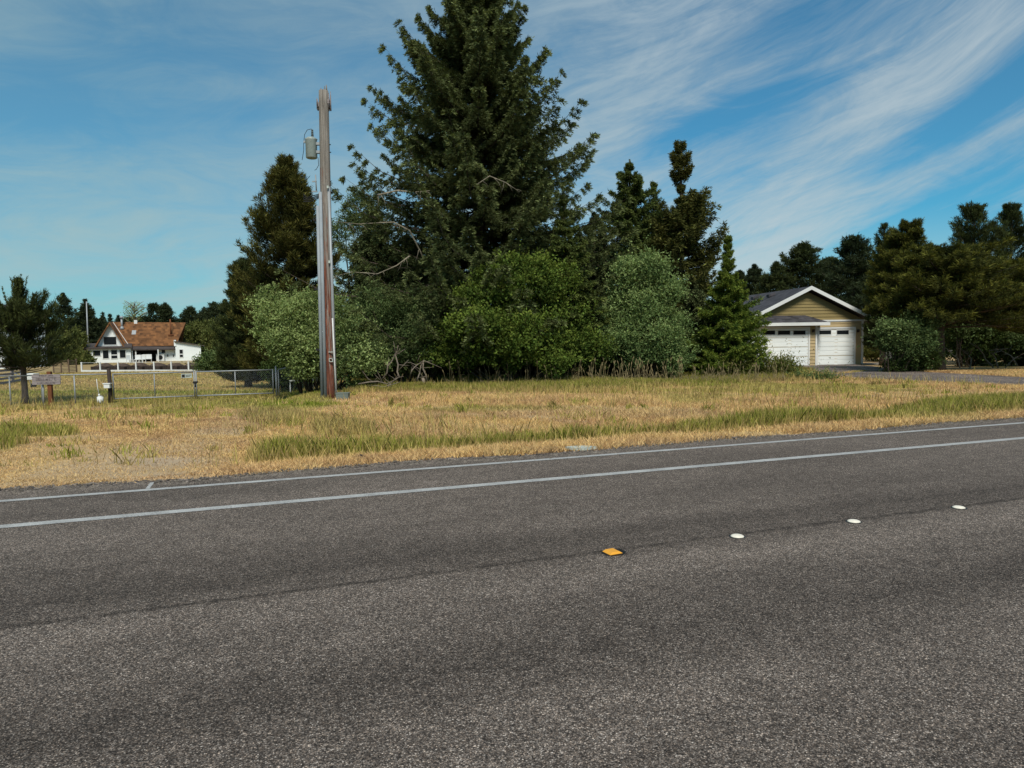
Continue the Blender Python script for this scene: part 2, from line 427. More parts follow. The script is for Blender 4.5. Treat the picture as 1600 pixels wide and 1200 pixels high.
# ------------------------------------------------------------------ vegetation masks on the ground
def sroad(x, y): return -DY * x + DX * y
def ell(px, py, cx, cy, rx, ry, n, k=.5):
    d = np.sqrt(((px - cx) / rx) ** 2 + ((py - cy) / ry) ** 2) + k * n
    return 1 - ss(d, .75, 1.15)
def masks(x, y):
    """green, tall, bare at ground points"""
    s = sroad(x, y); px, py = proj(x, y, Hg(x, y))
    n = wav(x * 1.3, y * 1.3) * .5; n2 = wav(x * 3.1 + 4, y * 3.1 + 9) * .5
    hor = 528 - .015 * (px - 800)
    w = .30 + .95 * ss(px, 1330, 1500) + .25 * (1 - ss(px, 430, 620)) + .18 * ss(px, 1000, 1100) * (1 - ss(px, 1200, 1300))
    c = 9.95 + .55 * ss(px, 1330, 1500) + .25 * (1 - ss(px, 430, 620))
    strip = (1 - ss(np.abs(s - c) / w + .5 * n + .45 * n2, .45, 1.25)) * ss(px, 370, 420)
    yf = 603 - 17 * ss(px, 900, 1250)
    foot = (1 - ss(np.abs(py - yf) / 9.5 + .35 * n + .2 * n2, .7, 1.3)) * ss(px, 520, 560) * (1 - ss(px, 1240, 1300)) * (py < 640)
    l1 = ell(px, py, 70, 676, 48, 6, n2); l2 = ell(px, py, 5, 690, 26, 16, n2)
    tufts = ell(px, py, 432, 654, 50, 9, n2, 1.3) * .5 + ell(px, py, 530, 674, 42, 14, n2, 1.0) * .5
    g3 = ell(px, py, 270, 642, 40, 5, n2, .7) * .7 + ell(px, py, 175, 645, 60, 4, n2, .7) * .45
    g4 = ell(px, py, 1200, 607, 210, 8, n2, 1.0) * .55 + ell(px, py, 720, 642, 120, 7, n2, .9) * .45 + ell(px, py, 1080, 625, 60, 8, n2, .9) * .4
    lawn = (px < 520) * ss(py, 608, 614) * (1 - ss(py, 630, 640)) * .62
    lawn2 = (px < 520) * (1 - ss(py, 612, 618)) * (.28 + .35 * np.clip(n2 * 2, 0, 1)) * (y < 80)
    lawn3 = (y > 80) * .35
    nearpole = ell(px, py, 430, 634, 90, 8, n2, .4) * .5
    rt = ell(px, py, 1560, 569, 60, 5, n2) + ell(px, py, 1390, 580, 60, 4, n2) * .8
    weeds = np.clip(n2 * 1.6 - .9, 0, .45)
    green = np.clip(strip + foot + l1 + l2 + tufts + g3 + g4 + lawn + lawn2 + lawn3 + nearpole + rt + weeds * (s > 9), 0, 1)
    tall = np.clip(strip + .8 * foot + .5 * l1 + .6 * l2 + tufts, 0, 1)
    bare = (1 - ss(np.abs(px - (470 - (py - 625) * 2.6)) / (26 + (py - 625) * .9) + .8 * n2, .5, 1.3)) * (py > 628) * (py < 765) * .6 + ell(px, py, 345, 676, 75, 7, n2, .9) * .5 + ell(px, py, 285, 720, 90, 6, n2, 1.) * .4 + ell(px, py, 880, 648, 260, 9, n2, 1.) * .5 + ell(px, py, 730, 672, 130, 9, n2, 1.1) * .4
    bare = np.clip(bare, 0, 1) * (1 - green)
    return green, tall, bare

# ------------------------------------------------------------------ ground sheet
def build_ground():
    xs = np.concatenate([-np.geomspace(2500, 31, 34), np.arange(-30, 32, .22), np.geomspace(33, 2500, 34)])
    ys = np.concatenate([-np.geomspace(600, 8, 14), np.arange(-6, 34, .22), np.arange(34.5, 110, 1.3), np.geomspace(112, 3000, 26)])
    X, Y = np.meshgrid(xs, ys, indexing='ij'); Z = Hg(X, Y)
    s = sroad(X, Y)
    nn = mask_noise(X, Y, 3, 4.0)
    Z = Z + .004 * nn * ss(s, 9, 10) * (np.abs(X) < 31) * (Y < 34)
    Z = np.where(s < 8.9, Z - .04, Z)
    g, tl, b = masks(X, Y)
    o = link('ground', gridmesh('ground', X, Y, Z, {'green': g, 'bare': b}), M['ground']); tag(o, kind='structure', label='dry tan field of grass and bare soil beyond the road')
build_ground()

def road_obj(name, u0, u1, s0, s1, z, mat, du=4, edge=None):
    """sheet in road coordinates; object x runs along the road"""
    n = int((u1 - u0) / du) + 1
    us = np.linspace(u0, u1, n)
    if edge is not None: us = np.unique(np.concatenate([us, np.arange(-14, 30, .05)]))
    ss_ = np.array([s0, (s0 + s1) / 2, s1])
    U, S = np.meshgrid(us, ss_, indexing='ij')
    if edge is not None:
        S[:, -1] += edge(us)
        
    o = link(name, gridmesh(name, U, S, np.full_like(U, 0.0)), mat)
    o.location = (0, 0, z); o.rotation_euler = (0, 0, TH)
    return o
def jag(u):
    return .07 * np.sin(u * 1.3) + .03 * np.sin(u * 3.1 + 1) + .015 * np.sin(u * 9.7) + .02 * np.random.default_rng(3).normal(size=len(u)) + .18 * (1 - ss(u, -4, 1))
tag(road_obj('road', -400, 600, -9, 8.33, 0.0, M['asphalt'], edge=jag), 'grey asphalt road with coarse pale aggregate', kind='structure')
tag(road_obj('gravel_shoulder', -400, 600, 8.1, 8.62, -.016, M['gravel'], edge=lambda u: jag(u) * 1.3), 'thin crumbled gravel edge of the road', kind='structure')
tag(road_obj('road_edge_line', -400, 600, 7.92, 8.02, .004, M['paint']), 'thin white edge line nearest the grass', 'road marking')
tag(road_obj('road_lane_line', -400, 600, 6.77, 6.895, .004, M['paint']), 'wider worn white line parallel to the edge line, one lane in', 'road marking')
# small paint stroke on the shoulder
p0 = gpix(238, 757); p1 = gpix(231, 767); d = (p1 - p0).normalized(); nrm = Vector((-d.y, d.x, 0)) * .02
m_ = MB()
m_.b.faces.new([m_.b.verts.new((q.x, q.y, .004)) for q in (p0 - nrm, p0 + nrm, p1 + nrm, p1 - nrm)])
q0 = gpix(229, 766); q1 = gpix(240, 765)
tag(m_.build('paint_mark', M['paint']), 'short faded white paint stroke crossing the shoulder', 'road marking')

# ---- driveway
def build_driveway():
    lo = [(1215, 570), (1236, 574), (1262, 580), (1290, 587), (1330, 591), (1420, 597), (1510, 601), (1600, 604), (1720, 608), (1900, 616)]
    hi = [(1338, 569.5), (1352, 571.3), (1375, 573.5), (1392, 577), (1400, 579), (1440, 581), (1510, 585), (1600, 590), (1720, 596), (1900, 603)]
    A = np.array([gpix(*p)[:2] for p in lo]); B = np.array([gpix(*p)[:2] for p in hi])
    tt = np.linspace(0, len(A) - 1, 160); k = np.arange(len(A))
    A = np.stack([np.interp(tt, k, A[:, i]) for i in (0, 1)], -1); B = np.stack([np.interp(tt, k, B[:, i]) for i in (0, 1)], -1)
    w = np.linspace(0, 1, 24)[None, :, None]
    P = A[:, None] * (1 - w) + B[:, None] * w
    n = wav(P[..., 0] * 4, P[..., 1] * 4) * .25
    P[:, 0, 1] += n[:, 0]; P[:, -1, 1] += n[:, -1]
    Z = Hg(P[..., 0], P[..., 1]) + .03
    Z[:, 0] -= .06; Z[:, -1] -= .06
    tag(link('driveway', gridmesh('driveway', P[..., 0], P[..., 1], Z), M['gravel']), 'grey gravel driveway curving to the garage', kind='structure')
    return P
DRIVE = build_driveway()
def on_drive(x, y):
    out = np.zeros(len(x), bool)
    A, B = DRIVE[:, 0], DRIVE[:, -1]
    for i in range(0, len(A) - 1, 2):
        j = min(i + 2, len(A) - 1); q = [A[i], A[j], B[j], B[i]]
        ins = np.ones(len(x), bool); sg = None
        for a, b in zip(q, q[1:] + q[:1]):
            c = (b[0] - a[0]) * (y - a[1]) - (b[1] - a[1]) * (x - a[0])
            ins &= (c >= 0)
        ins2 = np.ones(len(x), bool)
        for a, b in zip(q, q[1:] + q[:1]):
            c = (b[0] - a[0]) * (y - a[1]) - (b[1] - a[1]) * (x - a[0])
            ins2 &= (c <= 0)
        out |= ins | ins2
    return out

# ---- grass blades
def blades(name, x, y, h, w, lean, rng, label, cat, mat=None, zoff=0, g=None, kind='stuff', simple=False):
    n = len(x); z = Hg(x, y) - .012 + zoff
    az = rng.uniform(0, 2 * PI, n); la = rng.uniform(0, 2 * PI, n)
    ln = lean * rng.random(n) * h
    dx, dy = np.cos(az) * w / 2, np.sin(az) * w / 2
    base = np.stack([x, y, z], -1); side = np.stack([dx, dy, np.zeros(n)], -1)
    tip = base + np.stack([np.cos(la) * ln, np.sin(la) * ln, h], -1)
    mid = base + (tip - base) * .5 + np.array([0, 0, 1]) * (h * .12)[:, None]
    V = np.stack([base - side, base + side, tip], 1) if simple else np.stack([base - side, base + side, mid + side * .7, tip, mid - side * .7], 1)
    gg, tl, bb = masks(x, y) if g is None else g
    me = npmesh(name, V, 3 if simple else 5, {'green': gg, 'bare': bb * .55, 'rnd': rng.random(n)})
    o = link(name, me, mat or M['blade'])
    return tag(o, label, cat, kind=kind)

def field(n, y0, y1, rng, xmin=-99, xmax=99):
    Y = np.sqrt(rng.uniform(y0 ** 2, y1 ** 2, n)); X = rng.uniform(-.80, .80, n) * Y + rng.uniform(-1, 1, n)
    k = (X > xmin) & (X < xmax); return X[k], Y[k]

def build_grass():
    rng = np.random.default_rng(21)
    X, Y = field(900000, 6.5, 31, rng)
    Xn = rng.uniform(-10, 14, 420000); Yn = rng.uniform(6.6, 14.5, 420000)
    kn = rng.random(len(Xn)) < np.where(Xn < -1, 1, .35); X = np.concatenate([X, Xn[kn]]); Y = np.concatenate([Y, Yn[kn]])
    s = sroad(X, Y)
    edge = 8.5 + .12 * wav(X * 2, Y * 2) + .25 * (1 - ss(X * DX + Y * DY, -4, 1))
    k = (s > edge) & ~on_drive(X, Y)
    X, Y, s = X[k], Y[k], s[k]
    g, tl, b = masks(X, Y)
    dens = np.clip(.75 + .4 * wav(X * 1.7, Y * 1.7) + .35 * wav(X * 6, Y * 6), .12, 1) * (1 - .55 * b)
    k = rng.random(len(X)) < np.maximum(dens, tl)
    X, Y, g, tl, b = X[k], Y[k], g[k], tl[k], b[k]
    s = sroad(X, Y)
    h = rng.uniform(.03, .09, len(X)) * (1 + .5 * wav(X * .9, Y * .9)).clip(.5, 1.6)
    h *= (1 - .30 * ((X < -3.5) & (s < 26))) * (1 - .6 * ((X < -7) & (Y > 21)))
    w = .007 + .0006 * Y * rng.uniform(.6, 1.4, len(X))
    near = tl < .3
    blades('dry_grass', X[near], Y[near], h[near] * 1.15, w[near] * 1.35, 1.8, rng, 'short parched tan grass covering the field', 'grass', simple=True, g=(g[near], tl[near], b[near]))
    # roadside and tree-foot green grass
    X, Y = field(1500000, 7, 31, rng)
    s = sroad(X, Y); k = (s > 8.6) & ~on_drive(X, Y); X, Y = X[k], Y[k]
    g, tl, b = masks(X, Y); k = rng.random(len(X)) < tl * 1.0
    k &= tl > .18
    X, Y, g, tl, b = X[k], Y[k], g[k], tl[k], b[k]
    h = rng.uniform(.10, .26, len(X)) * (.55 + .6 * tl) * (1 + .35 * wav(X * 2.2, Y * 2.2)).clip(.5, 1.5)
    w = .006 + .0005 * Y
    gm = np.clip(g * rng.uniform(.35, 1.15, len(X)), 0, 1)
    blades('green_grass', X, Y, h, w, .7, rng, 'taller green grass along the roadside ditch and under the trees', 'grass', g=(gm, tl, b))
    # sparse standing stalks over the field
    X, Y = field(26000, 8.7, 28, rng); s = sroad(X, Y)
    k = (s > 9.4) & ~on_drive(X, Y) & (rng.random(len(X)) < (.35 + .8 * wav(X * 1.4 + 3, Y * 1.4)).clip(.03, 1) * (.3 + .7 * (X > -4)))
    X, Y = X[k], Y[k]; g, tl, b = masks(X, Y)
    blades('grass_stalks', X, Y, rng.uniform(.14, .38, len(X)), .005 + .0005 * Y, .5, rng, 'thin seeding grass stalks standing above the short turf', 'grass', g=(rng.uniform(.1, .75, len(X)), tl, b))
    # lawn beyond the gate
    X = rng.uniform(-52, -8, 150000); Y = rng.uniform(25.6, 60, 150000)
    g, tl, b = masks(X, Y)
    blades('lawn_grass', X, Y, rng.uniform(.05, .13, len(X)), .02 + .001 * Y, 1.2, rng, 'mown lawn of tan and green grass behind the gate', 'grass', simple=True, g=(np.clip(g + rng.uniform(-.2, .2, len(X)), 0, 1), tl, b))
    # tall dry reed-like stalks before the trees
    px = np.concatenate([rng.uniform(760, 1120, 150), rng.normal(970, 50, 110), rng.uniform(560, 800, 40), rng.uniform(1080, 1230, 110)])
    Yv = rng.uniform(23.2, 24.4, len(px)); P = np.array([gp(a, b_)[:] for a, b_ in zip(px, Yv)])
    n = len(P); hh = .12 + .72 * rng.random(n) ** 1.6 * np.where(px > 1080, .7, 1); 
    V = []; la = rng.uniform(-.25, .25, (n, 2))
    for i in range(n):
        b0 = P[i]; t = b0 + np.array([la[i, 0] * hh[i], la[i, 1] * hh[i] * .5, hh[i]]); wd = .0035
        V.append([b0 - [wd, 0, 0], b0 + [wd, 0, 0], t + [wd, 0, 0], t - [wd, 0, 0]])
        dd = t - b0; e = t + dd / hh[i] * .14 + [la[i, 0] * .1, 0, -.01]; m = (t + e) / 2
        V.append([t - dd * .04, m - [.015, 0, 0], e, m + [.015, 0, 0]])
        l = b0 + dd * rng.uniform(.2, .6); q = l + np.array([rng.uniform(-.22, .22), rng.uniform(-.1, .1), rng.uniform(.0, .2)])
        V.append([l - [0, 0, .01], (l + q) / 2 + [0, 0, .03], q, (l + q) / 2 + [0, 0, .01]])
    V = np.array(V); k = len(V)
    gr = np.repeat(np.where(px > 1080, .55, .12), 3)
    tag(link('tall_reed_grass', npmesh('tall_reed_grass', V, 4, {'green': gr, 'bare': np.zeros(k), 'rnd': rng.uniform(0, .8, k)}), M['reed']), 'tall dry seed-headed grass standing in front of the dark trees', 'grass', kind='stuff')
build_grass()

def weeds():
    rng = np.random.default_rng(91); k = 0
    Xc, Yc = field(420, 9.2, 24, rng); s = sroad(Xc, Yc); m_ok = (s > 9.6) & ~on_drive(Xc, Yc); Xc, Yc = Xc[m_ok], Yc[m_ok]
    n = 26; X = np.repeat(Xc, n) + rng.normal(0, .09, len(Xc) * n) * np.repeat(rng.uniform(.6, 2.2, len(Xc)), n); Y = np.repeat(Yc, n) + rng.normal(0, .09, len(Xc) * n)
    g, tl, b = masks(X, Y); gr = np.repeat(rng.uniform(.2, 1.0, len(Xc)), n)
    blades('weed_tufts', X, Y, np.repeat(rng.uniform(.08, .24, len(Xc)), n) * rng.uniform(.5, 1.1, len(X)), .010 + .0007 * Y, .9, rng, 'small olive weed tufts dotted over the dry field', 'weeds', g=(gr, tl, b * 0))
weeds()
# loose stones at the road edge
def stones():
    rng = np.random.default_rng(8); n = 9000
    u = rng.uniform(-9, 16, n); s = 8.33 + rng.normal(0, .11, n) + .12 * np.sin(u * 1.3) + .2 * (1 - ss(u, -4, 1))
    x = DX * u - DY * s; y = DY * u + DX * s; r = rng.uniform(.004, .013, n) * rng.choice([1, 1, 1, 1.7], n)
    oc = np.array([(1, 0, 0), (0, 1, 0), (-1, 0, 0), (0, -1, 0), (0, 0, .8), (0, 0, -.8)], float)
    F_ = np.array([(0, 1, 4), (1, 2, 4), (2, 3, 4), (3, 0, 4), (1, 0, 5), (2, 1, 5), (3, 2, 5), (0, 3, 5)])
    a = rng.uniform(0, 6.28, n); ca, sa = np.cos(a), np.sin(a)
    jit = rng.uniform(.6, 1.3, (n, 6, 1))
    v = oc[None] * jit * r[:, None, None]
    v = np.stack([v[..., 0] * ca[:, None] - v[..., 1] * sa[:, None], v[..., 0] * sa[:, None] + v[..., 1] * ca[:, None], v[..., 2]], -1)
    v += np.stack([x, y, np.zeros(n)], -1)[:, None]
    tag(link('loose_gravel', npmesh('loose_gravel', v[:, F_].reshape(-1, 3), 3), M['stone']), 'loose small stones scattered along the asphalt edge', 'gravel', kind='stuff')
stones()

# ------------------------------------------------------------------ foliage engine
def leaves_mesh(name, base, dr, L, W, tint, rng, flat=None):
    n = len(base); dr = dr / np.linalg.norm(dr, axis=1, keepdims=True)
    r = rng.normal(size=(n, 3)) if flat is None else flat + .5 * rng.normal(size=(n, 3))
    sd = np.cross(dr, r); sd /= np.linalg.norm(sd, axis=1, keepdims=True) + 1e-9
    L = np.broadcast_to(L, n)[:, None]; W = np.broadcast_to(W, n)[:, None]
    V = np.stack([base, base + dr * L * .45 + sd * W * .5, base + dr * L, base + dr * L * .45 - sd * W * .5], 1)
    return npmesh(name, V, 4, {'tint': np.clip(tint, 0, 1), 'rnd': rng.random(n)})

def paths_tubes(P, R):
    """P (n,k,3) R (n,k): 3-sided tubes as quads"""
    n, k, _ = P.shape
    T = np.gradient(P, axis=1); T /= np.linalg.norm(T, axis=2, keepdims=True) + 1e-9
    up = np.array([.1, .2, 1.]); A = np.cross(T, up); A /= np.linalg.norm(A, axis=2, keepdims=True) + 1e-9; B = np.cross(A, T)
    rings = [P + R[..., None] * (math.cos(a) * A + math.sin(a) * B) for a in (0, 2.094, 4.189)]
    q = []
    for i in range(3):
        a, b = rings[i], rings[(i + 1) % 3]
        q.append(np.stack([a[:, :-1], b[:, :-1], b[:, 1:], a[:, 1:]], 2).reshape(-1, 3))
    return np.concatenate(q)

def conifer(rng, H, prof, zb=.03, nbr=150, el=(0, .9), sag=.25, lift=.2, K=12, Mb=4, NB=5, nl=.13, nw=.03, bl=.34, hang=.4, up=.2, spread=.8, tipt=.6, lenvar=(.72, 1.08), gap=0, pw=1.0, b0=.18, whorl=0, nd=1.6):
    """returns crown arrays and limb tubes, local to the foot of the tree"""
    t = np.sort(rng.random(nbr) ** pw); t = zb + (1 - zb) * t
    az = np.arange(nbr) * 2.39996 + rng.normal(0, .35, nbr)
    if whorl:
        wl = (1 - (1 - (np.arange(whorl) + .5) / whorl) ** .85); t = zb + (1 - zb) * wl[(np.arange(nbr) * whorl // nbr)] + rng.normal(0, .18 / whorl, nbr); t = np.clip(t, zb, .995)
        az = rng.uniform(0, 2 * PI, nbr // 2); az = np.concatenate([az, az + PI + rng.normal(0, .5, len(az))]); az = np.resize(az, nbr)[np.argsort(rng.random(nbr))]
    L = np.array([prof(a, b) for a, b in zip(t, az)]) * rng.uniform(*lenvar, nbr)
    if gap: L *= np.where(rng.random(nbr) < gap, .55, 1)
    L = np.maximum(L, .12)
    e = el[0] + (el[1] - el[0]) * t ** 1.5 + rng.normal(0, .10, nbr)
    s = np.linspace(.10, 1, K)[None] + rng.normal(0, .015, (nbr, K)); s = np.clip(s, .02, 1)
    out = np.stack([np.cos(az), np.sin(az)], -1)
    room = np.maximum(H * (1 - t) * .95 + .08, .05)
    e = np.minimum(e, np.arcsin(np.clip(room / L, 0, .98)))
    lf = np.minimum(lift, np.maximum(room / L - np.sin(e) + sag, .0)); lift = lf[:, None]
    bsc = np.clip(L / 1.2, .12, 1)
    def pos(s):
        r = L[:, None] * s * np.cos(e)[:, None]
        z = t[:, None] * H + L[:, None] * (np.sin(e)[:, None] * s - sag * s ** 2 + lift * s ** 3.5)
        return np.stack([out[:, None, 0] * r, out[:, None, 1] * r, z], -1)
    P = pos(s)
    # limbs
    sp = np.linspace(0, 1, 6)[None].repeat(nbr, 0)
    R = (.008 + .011 * L[:, None]) * (1.05 - sp)
    wood = paths_tubes(pos(sp), R)
    # branchlets
    side = np.array([-1, 1.])
    b = bl * L[:, None] * (1 - .72 * s) + (b0 * bsc)[:, None]
    b = b * np.clip(1.12 - s, .1, 1) ** .55 * 1.08
    b = b[:, :, None] * rng.uniform(.6, 1.25, (nbr, K, 2))
    ang = rng.uniform(.6, 1.25, (nbr, K, 2)) * side
    A2 = az[:, None, None] + ang
    m = (np.arange(Mb) + 1) / Mb
    mm = m[None, None, None] * np.ones((nbr, K, 2, 1)) + rng.normal(0, .06, (nbr, K, 2, Mb))
    bx = np.cos(A2)[..., None] * b[..., None] * mm; by = np.sin(A2)[..., None] * b[..., None] * mm
    bz = b[..., None] * (up * mm - hang * mm ** 1.8)
    Q = P[:, :, None, None] + np.stack([bx, by, bz], -1)
    dirb = np.stack([np.cos(A2)[..., None] * np.ones_like(mm), np.sin(A2)[..., None] * np.ones_like(mm), up - nd * hang * mm], -1)
    Q = np.repeat(Q.reshape(-1, 3), NB, 0); D = np.repeat(dirb.reshape(-1, 3), NB, 0)
    n = len(Q)
    D = D + spread * rng.normal(size=(n, 3)); D[:, 2] += up * .6
    Q = Q + rng.normal(0, nl * .25, (n, 3))
    tp = np.repeat((s[:, :, None, None] * np.clip(mm, 0, 1)).reshape(-1), NB) ** 2.5
    cl_ = np.repeat(rng.random((nbr, K, 2)).reshape(-1), Mb * NB)
    tint = (tp * .7 + .45 * np.clip(cl_ - .55, 0, 1)) * tipt * rng.uniform(.4, 1.3, n)
    ls = np.repeat(np.clip(L / .9, .4, 1), K * 2 * Mb * NB)
    # leader
    nl_ = 260; zt = H * (1 - .07 * rng.random(nl_) ** 1.2) ; Q2 = np.stack([rng.normal(0, .015, nl_), rng.normal(0, .015, nl_), zt], -1)
    a = rng.uniform(0, 6.28, nl_); D2 = np.stack([np.cos(a), np.sin(a), rng.uniform(.3, 1.6, nl_)], -1)
    Q = np.concatenate([Q, Q2]); D = np.concatenate([D, D2]); tint = np.concatenate([tint, rng.uniform(.2, .8, nl_)]); n += nl_; ls = np.concatenate([ls, np.full(nl_, .45)])
    return Q, D, nl * ls * rng.uniform(.7, 1.3, n), nw * np.sqrt(ls) * rng.uniform(.7, 1.3, n), tint, wood

def trunk_mesh(H, r, lean=(0, 0), wob=.06, top=.02, rng=None, n=10):
    k = 14; m = MB(); pts = []; rs = []
    for i in range(k + 1):
        f = i / k; pts.append((lean[0] * f + (rng.normal(0, wob) * (f > .05) if rng else 0), lean[1] * f, H * f - .12 * (i == 0))); rs.append(r * (1 - f) ** .85 + top + (r * .35 if i == 0 else 0))
    m.tube(pts, rs, n); return m

def make_tree(name, base, H, crown, r0, label, cat, mat, bark='bark', rng=None, group=None, extra=None, rz=0):
    Q, D, nl, nw, tint, wood = crown
    root = empty(name, base, label, cat, group, rz)
    m = trunk_mesh(H, r0, rng=rng, wob=.02 * H / 10)
    bmesh.ops.recalc_face_normals(m.b, faces=m.b.faces[:])
    tm = bpy.data.meshes.new('trunk'); m.b.to_mesh(tm); m.b.free()
    link('trunk', tm, M[bark], root)
    link('limbs', npmesh('limbs', wood, 4), M[bark], root)
    link('crown', leaves_mesh('crown', Q, D, nl, nw, tint, rng), M[mat], root)
    return root

def pprof(pts, wv=1.0):
    """profile from (fraction of height, radius)"""
    a = np.array(pts, float)
    ph = RNG.uniform(0, 6.28, 5)
    def f(t, az):
        w = 1 + wv * (.10 * math.sin(az + ph[0] + 3 * t) + .09 * math.sin(2 * az + ph[1] + 9 * t) + .09 * math.sin(3 * az + ph[2] + 17 * t))
        return float(np.interp(t, a[:, 0], a[:, 1])) * w
    return f

def place(px, Y, py_top):
    b = gp(px, Y); H = at(px, py_top, Y).z - b.z
    return b, H

# ------------------------------------------------------------------ trees
def con_tree(name, px, Y, top, prof_px, label, cat, mat, seed, r0=.15, hide=None, bark='bark', group=None, asym=None, wave=1.0, **kw):
    rng = np.random.default_rng(seed)
    b, H = place(px, Y, top); k = Y / F
    pf = pprof([(a, r * k) for a, r in prof_px], wave)
    if asym: pf0 = pf; pf = lambda t, az: pf0(t, az) * asym(t, az)
    return make_tree(name, b, H, conifer(rng, H, pf, **kw), r0, label, cat, M[mat] and mat, bark, rng, group)

SPR = dict(tipt=.85, K=15, Mb=4, NB=6, nl=.15, nw=.042, bl=.22, hang=.7, up=.10, spread=.5)
PIN = dict(K=9, Mb=2, NB=16, nl=.19, nw=.024, bl=.22, hang=-.1, up=.7, spread=.5, el=(.05, .95), sag=.05, lift=.28, tipt=.85)
PAD = dict(K=13, Mb=3, NB=12, nl=.18, nw=.026, bl=.30, hang=.0, up=.32, spread=.6, el=(-.06, .22), sag=.06, lift=.16, tipt=.9)
# the great spruce
t = con_tree('spruce_tree', 752, 29, -62, [(0, 120), (.05, 180), (.12, 240), (.25, 245), (.33, 222), (.39, 186), (.5, 170), (.6, 146), (.7, 116), (.8, 80), (.88, 50), (.95, 24), (1, 3)],
         'tall dark spruce towering over the thicket, its top leaving the photo', 'spruce', 'spruce', 31, r0=.36, nbr=400, whorl=26, wave=.3, zb=.05, el=(-.12, .66), sag=.34, lift=.46,
         lenvar=(.56, 1.17), gap=.05, pw=.9, b0=.36, asym=lambda t, az: 1 + .0 * math.cos(az) * (t > .4) - .1 * math.cos(az) * (t < .3), **{**SPR, 'K': 26, 'Mb': 4, 'NB': 15, 'nl': .13, 'nw': .031, 'bl': .13, 'hang': .5, 'spread': .48, 'nd': .7, 'tipt': 1.15})
def bare_limb(tree, pts_px, Y, r):
    m = MB(); o = tree.location; rng = np.random.default_rng(len(pts_px) + int(pts_px[0][0]))
    pts = [at(p[0], p[1], Y) - o for p in pts_px]
    m.tube(pts, list(np.linspace(r, r * .3, len(pts))), 5)
    for i in range(1, len(pts)):
        for k in range(3):
            p = pts[i - 1].lerp(pts[i], rng.random()); q = p + Vector((rng.uniform(-.3, .3), rng.uniform(-.2, .2), rng.uniform(-.5, .1)))
            m.tube([p, p.lerp(q, .5) + Vector((.03, 0, .03)), q], [r * .35, r * .25, r * .12], 4)
    ob = m.build('bare_branch', M['pale_bark'], tree); ob['label'] = 'pale bare lichen-covered branch'
con_tree('spruce_tree', 590, 29.2, 338, [(0, 66), (.3, 74), (.6, 58), (.85, 28), (1, 2)],
         'dark spruce between the utility pole and the tall spruce', 'spruce', 'spruce', 55, r0=.12, nbr=120, zb=.02, **SPR)
bare_limb(t, [(660, 400), (640, 360), (615, 347), (560, 350), (522, 346)], 25.6, .032)
bare_limb(t, [(640, 400), (620, 415), (590, 428), (550, 425), (522, 432)], 25.4, .03)
bare_limb(t, [(590, 305), (620, 298), (650, 300), (672, 298)], 25.2, .035)
bare_limb(t, [(740, 292), (765, 275), (790, 285), (812, 300)], 25.4, .022)
for i, (px, py, s, Y) in enumerate([(742, 256, 30, 25.6)]):
    # drooping sprays on the near side of the spruce, tinted paler towards the top
    rng = np.random.default_rng(60 + i); c = at(px, py, Y) - t.location; n = 1500; w = s * Y / F
    a = rng.uniform(-1, 1, n); u = rng.random(n); 
    P = np.stack([c.x + a * w * .5, c.y + rng.normal(0, .25, n) + .3 * np.abs(a), c.z - (a ** 2) * w * .35 - u ** 1.5 * w * .55 * rng.random(n)], -1)
    D = np.stack([a * .5 + rng.normal(0, .35, n), rng.normal(-.3, .4, n), -.8 + rng.normal(0, .4, n)], -1)
    o = link('crown_spray', leaves_mesh('crown_spray', P, D, .17, .04, np.clip(1 - u, 0, 1) * .8, rng), M['spruce'], t)

con_tree('shore_pine', 462, 31, 246, [(0, 70), (.08, 86), (.25, 80), (.4, 72), (.55, 66), (.7, 52), (.82, 36), (.9, 24), (.97, 10), (1, 4)],
         'tall brownish shore pine rising directly behind the utility pole', 'pine', 'pine', 32, r0=.2, nbr=230, whorl=26, zb=.04, lenvar=(.8, 1.05), **{**PAD, 'K': 10, 'Mb': 2, 'NB': 14, 'nl': .22, 'nw': .03, 'el': (.05, 1.0), 'lift': .3, 'up': .6})
con_tree('shore_pine', 388, 33, 408, [(0, 40), (.1, 48), (.35, 44), (.6, 34), (.8, 26), (.93, 14), (1, 3)],
         'shorter dark shore pine left of the tall pine behind the utility pole', 'pine', 'pine_dark', 33, r0=.14, nbr=180, zb=.03, **PIN)
con_tree('shore_pine', 432, 34, 420, [(0, 40), (.1, 52), (.5, 44), (.8, 26), (1, 3)],
         'dark young pine squeezed between the tall pine and the short pine', 'pine', 'pine_dark', 34, r0=.12, nbr=130, zb=.03, **PIN)
con_tree('hemlock_tree', 985, 33, 250, [(0, 60), (.3, 66), (.55, 64), (.7, 56), (.8, 42), (.88, 26), (.94, 10), (1, 1)],
         'mid green hemlock with two thin spires right of the tall spruce', 'hemlock', 'hemlock', 35, r0=.18, nbr=200, whorl=22, zb=.05, el=(0, .8), sag=.15, lift=.1, lenvar=(.6, 1.1), **{**SPR, 'hang': .35, 'K': 12, 'Mb': 4})
con_tree('brown_spruce', 1064, 31, 221, [(0, 45), (.2, 62), (.45, 68), (.6, 62), (.68, 52), (.72, 26), (.74, 5), (.80, 2), (.815, 20), (.86, 25), (.91, 19), (.955, 14), (.985, 10), (1, 3)],
         'brownish spruce with a bare leader and a round tuft on top', 'spruce', 'brown_spruce', 36, r0=.15, nbr=250, whorl=20, zb=.08, el=(.1, .9), sag=.1, lift=.25, lenvar=(.6, 1.05), gap=.1,
         asym=lambda t, az: 1 + (.3 * math.cos(az) if .5 < t < .72 else 0), **{**SPR, 'hang': .35, 'K': 11, 'Mb': 4, 'nl': .17, 'up': .25})
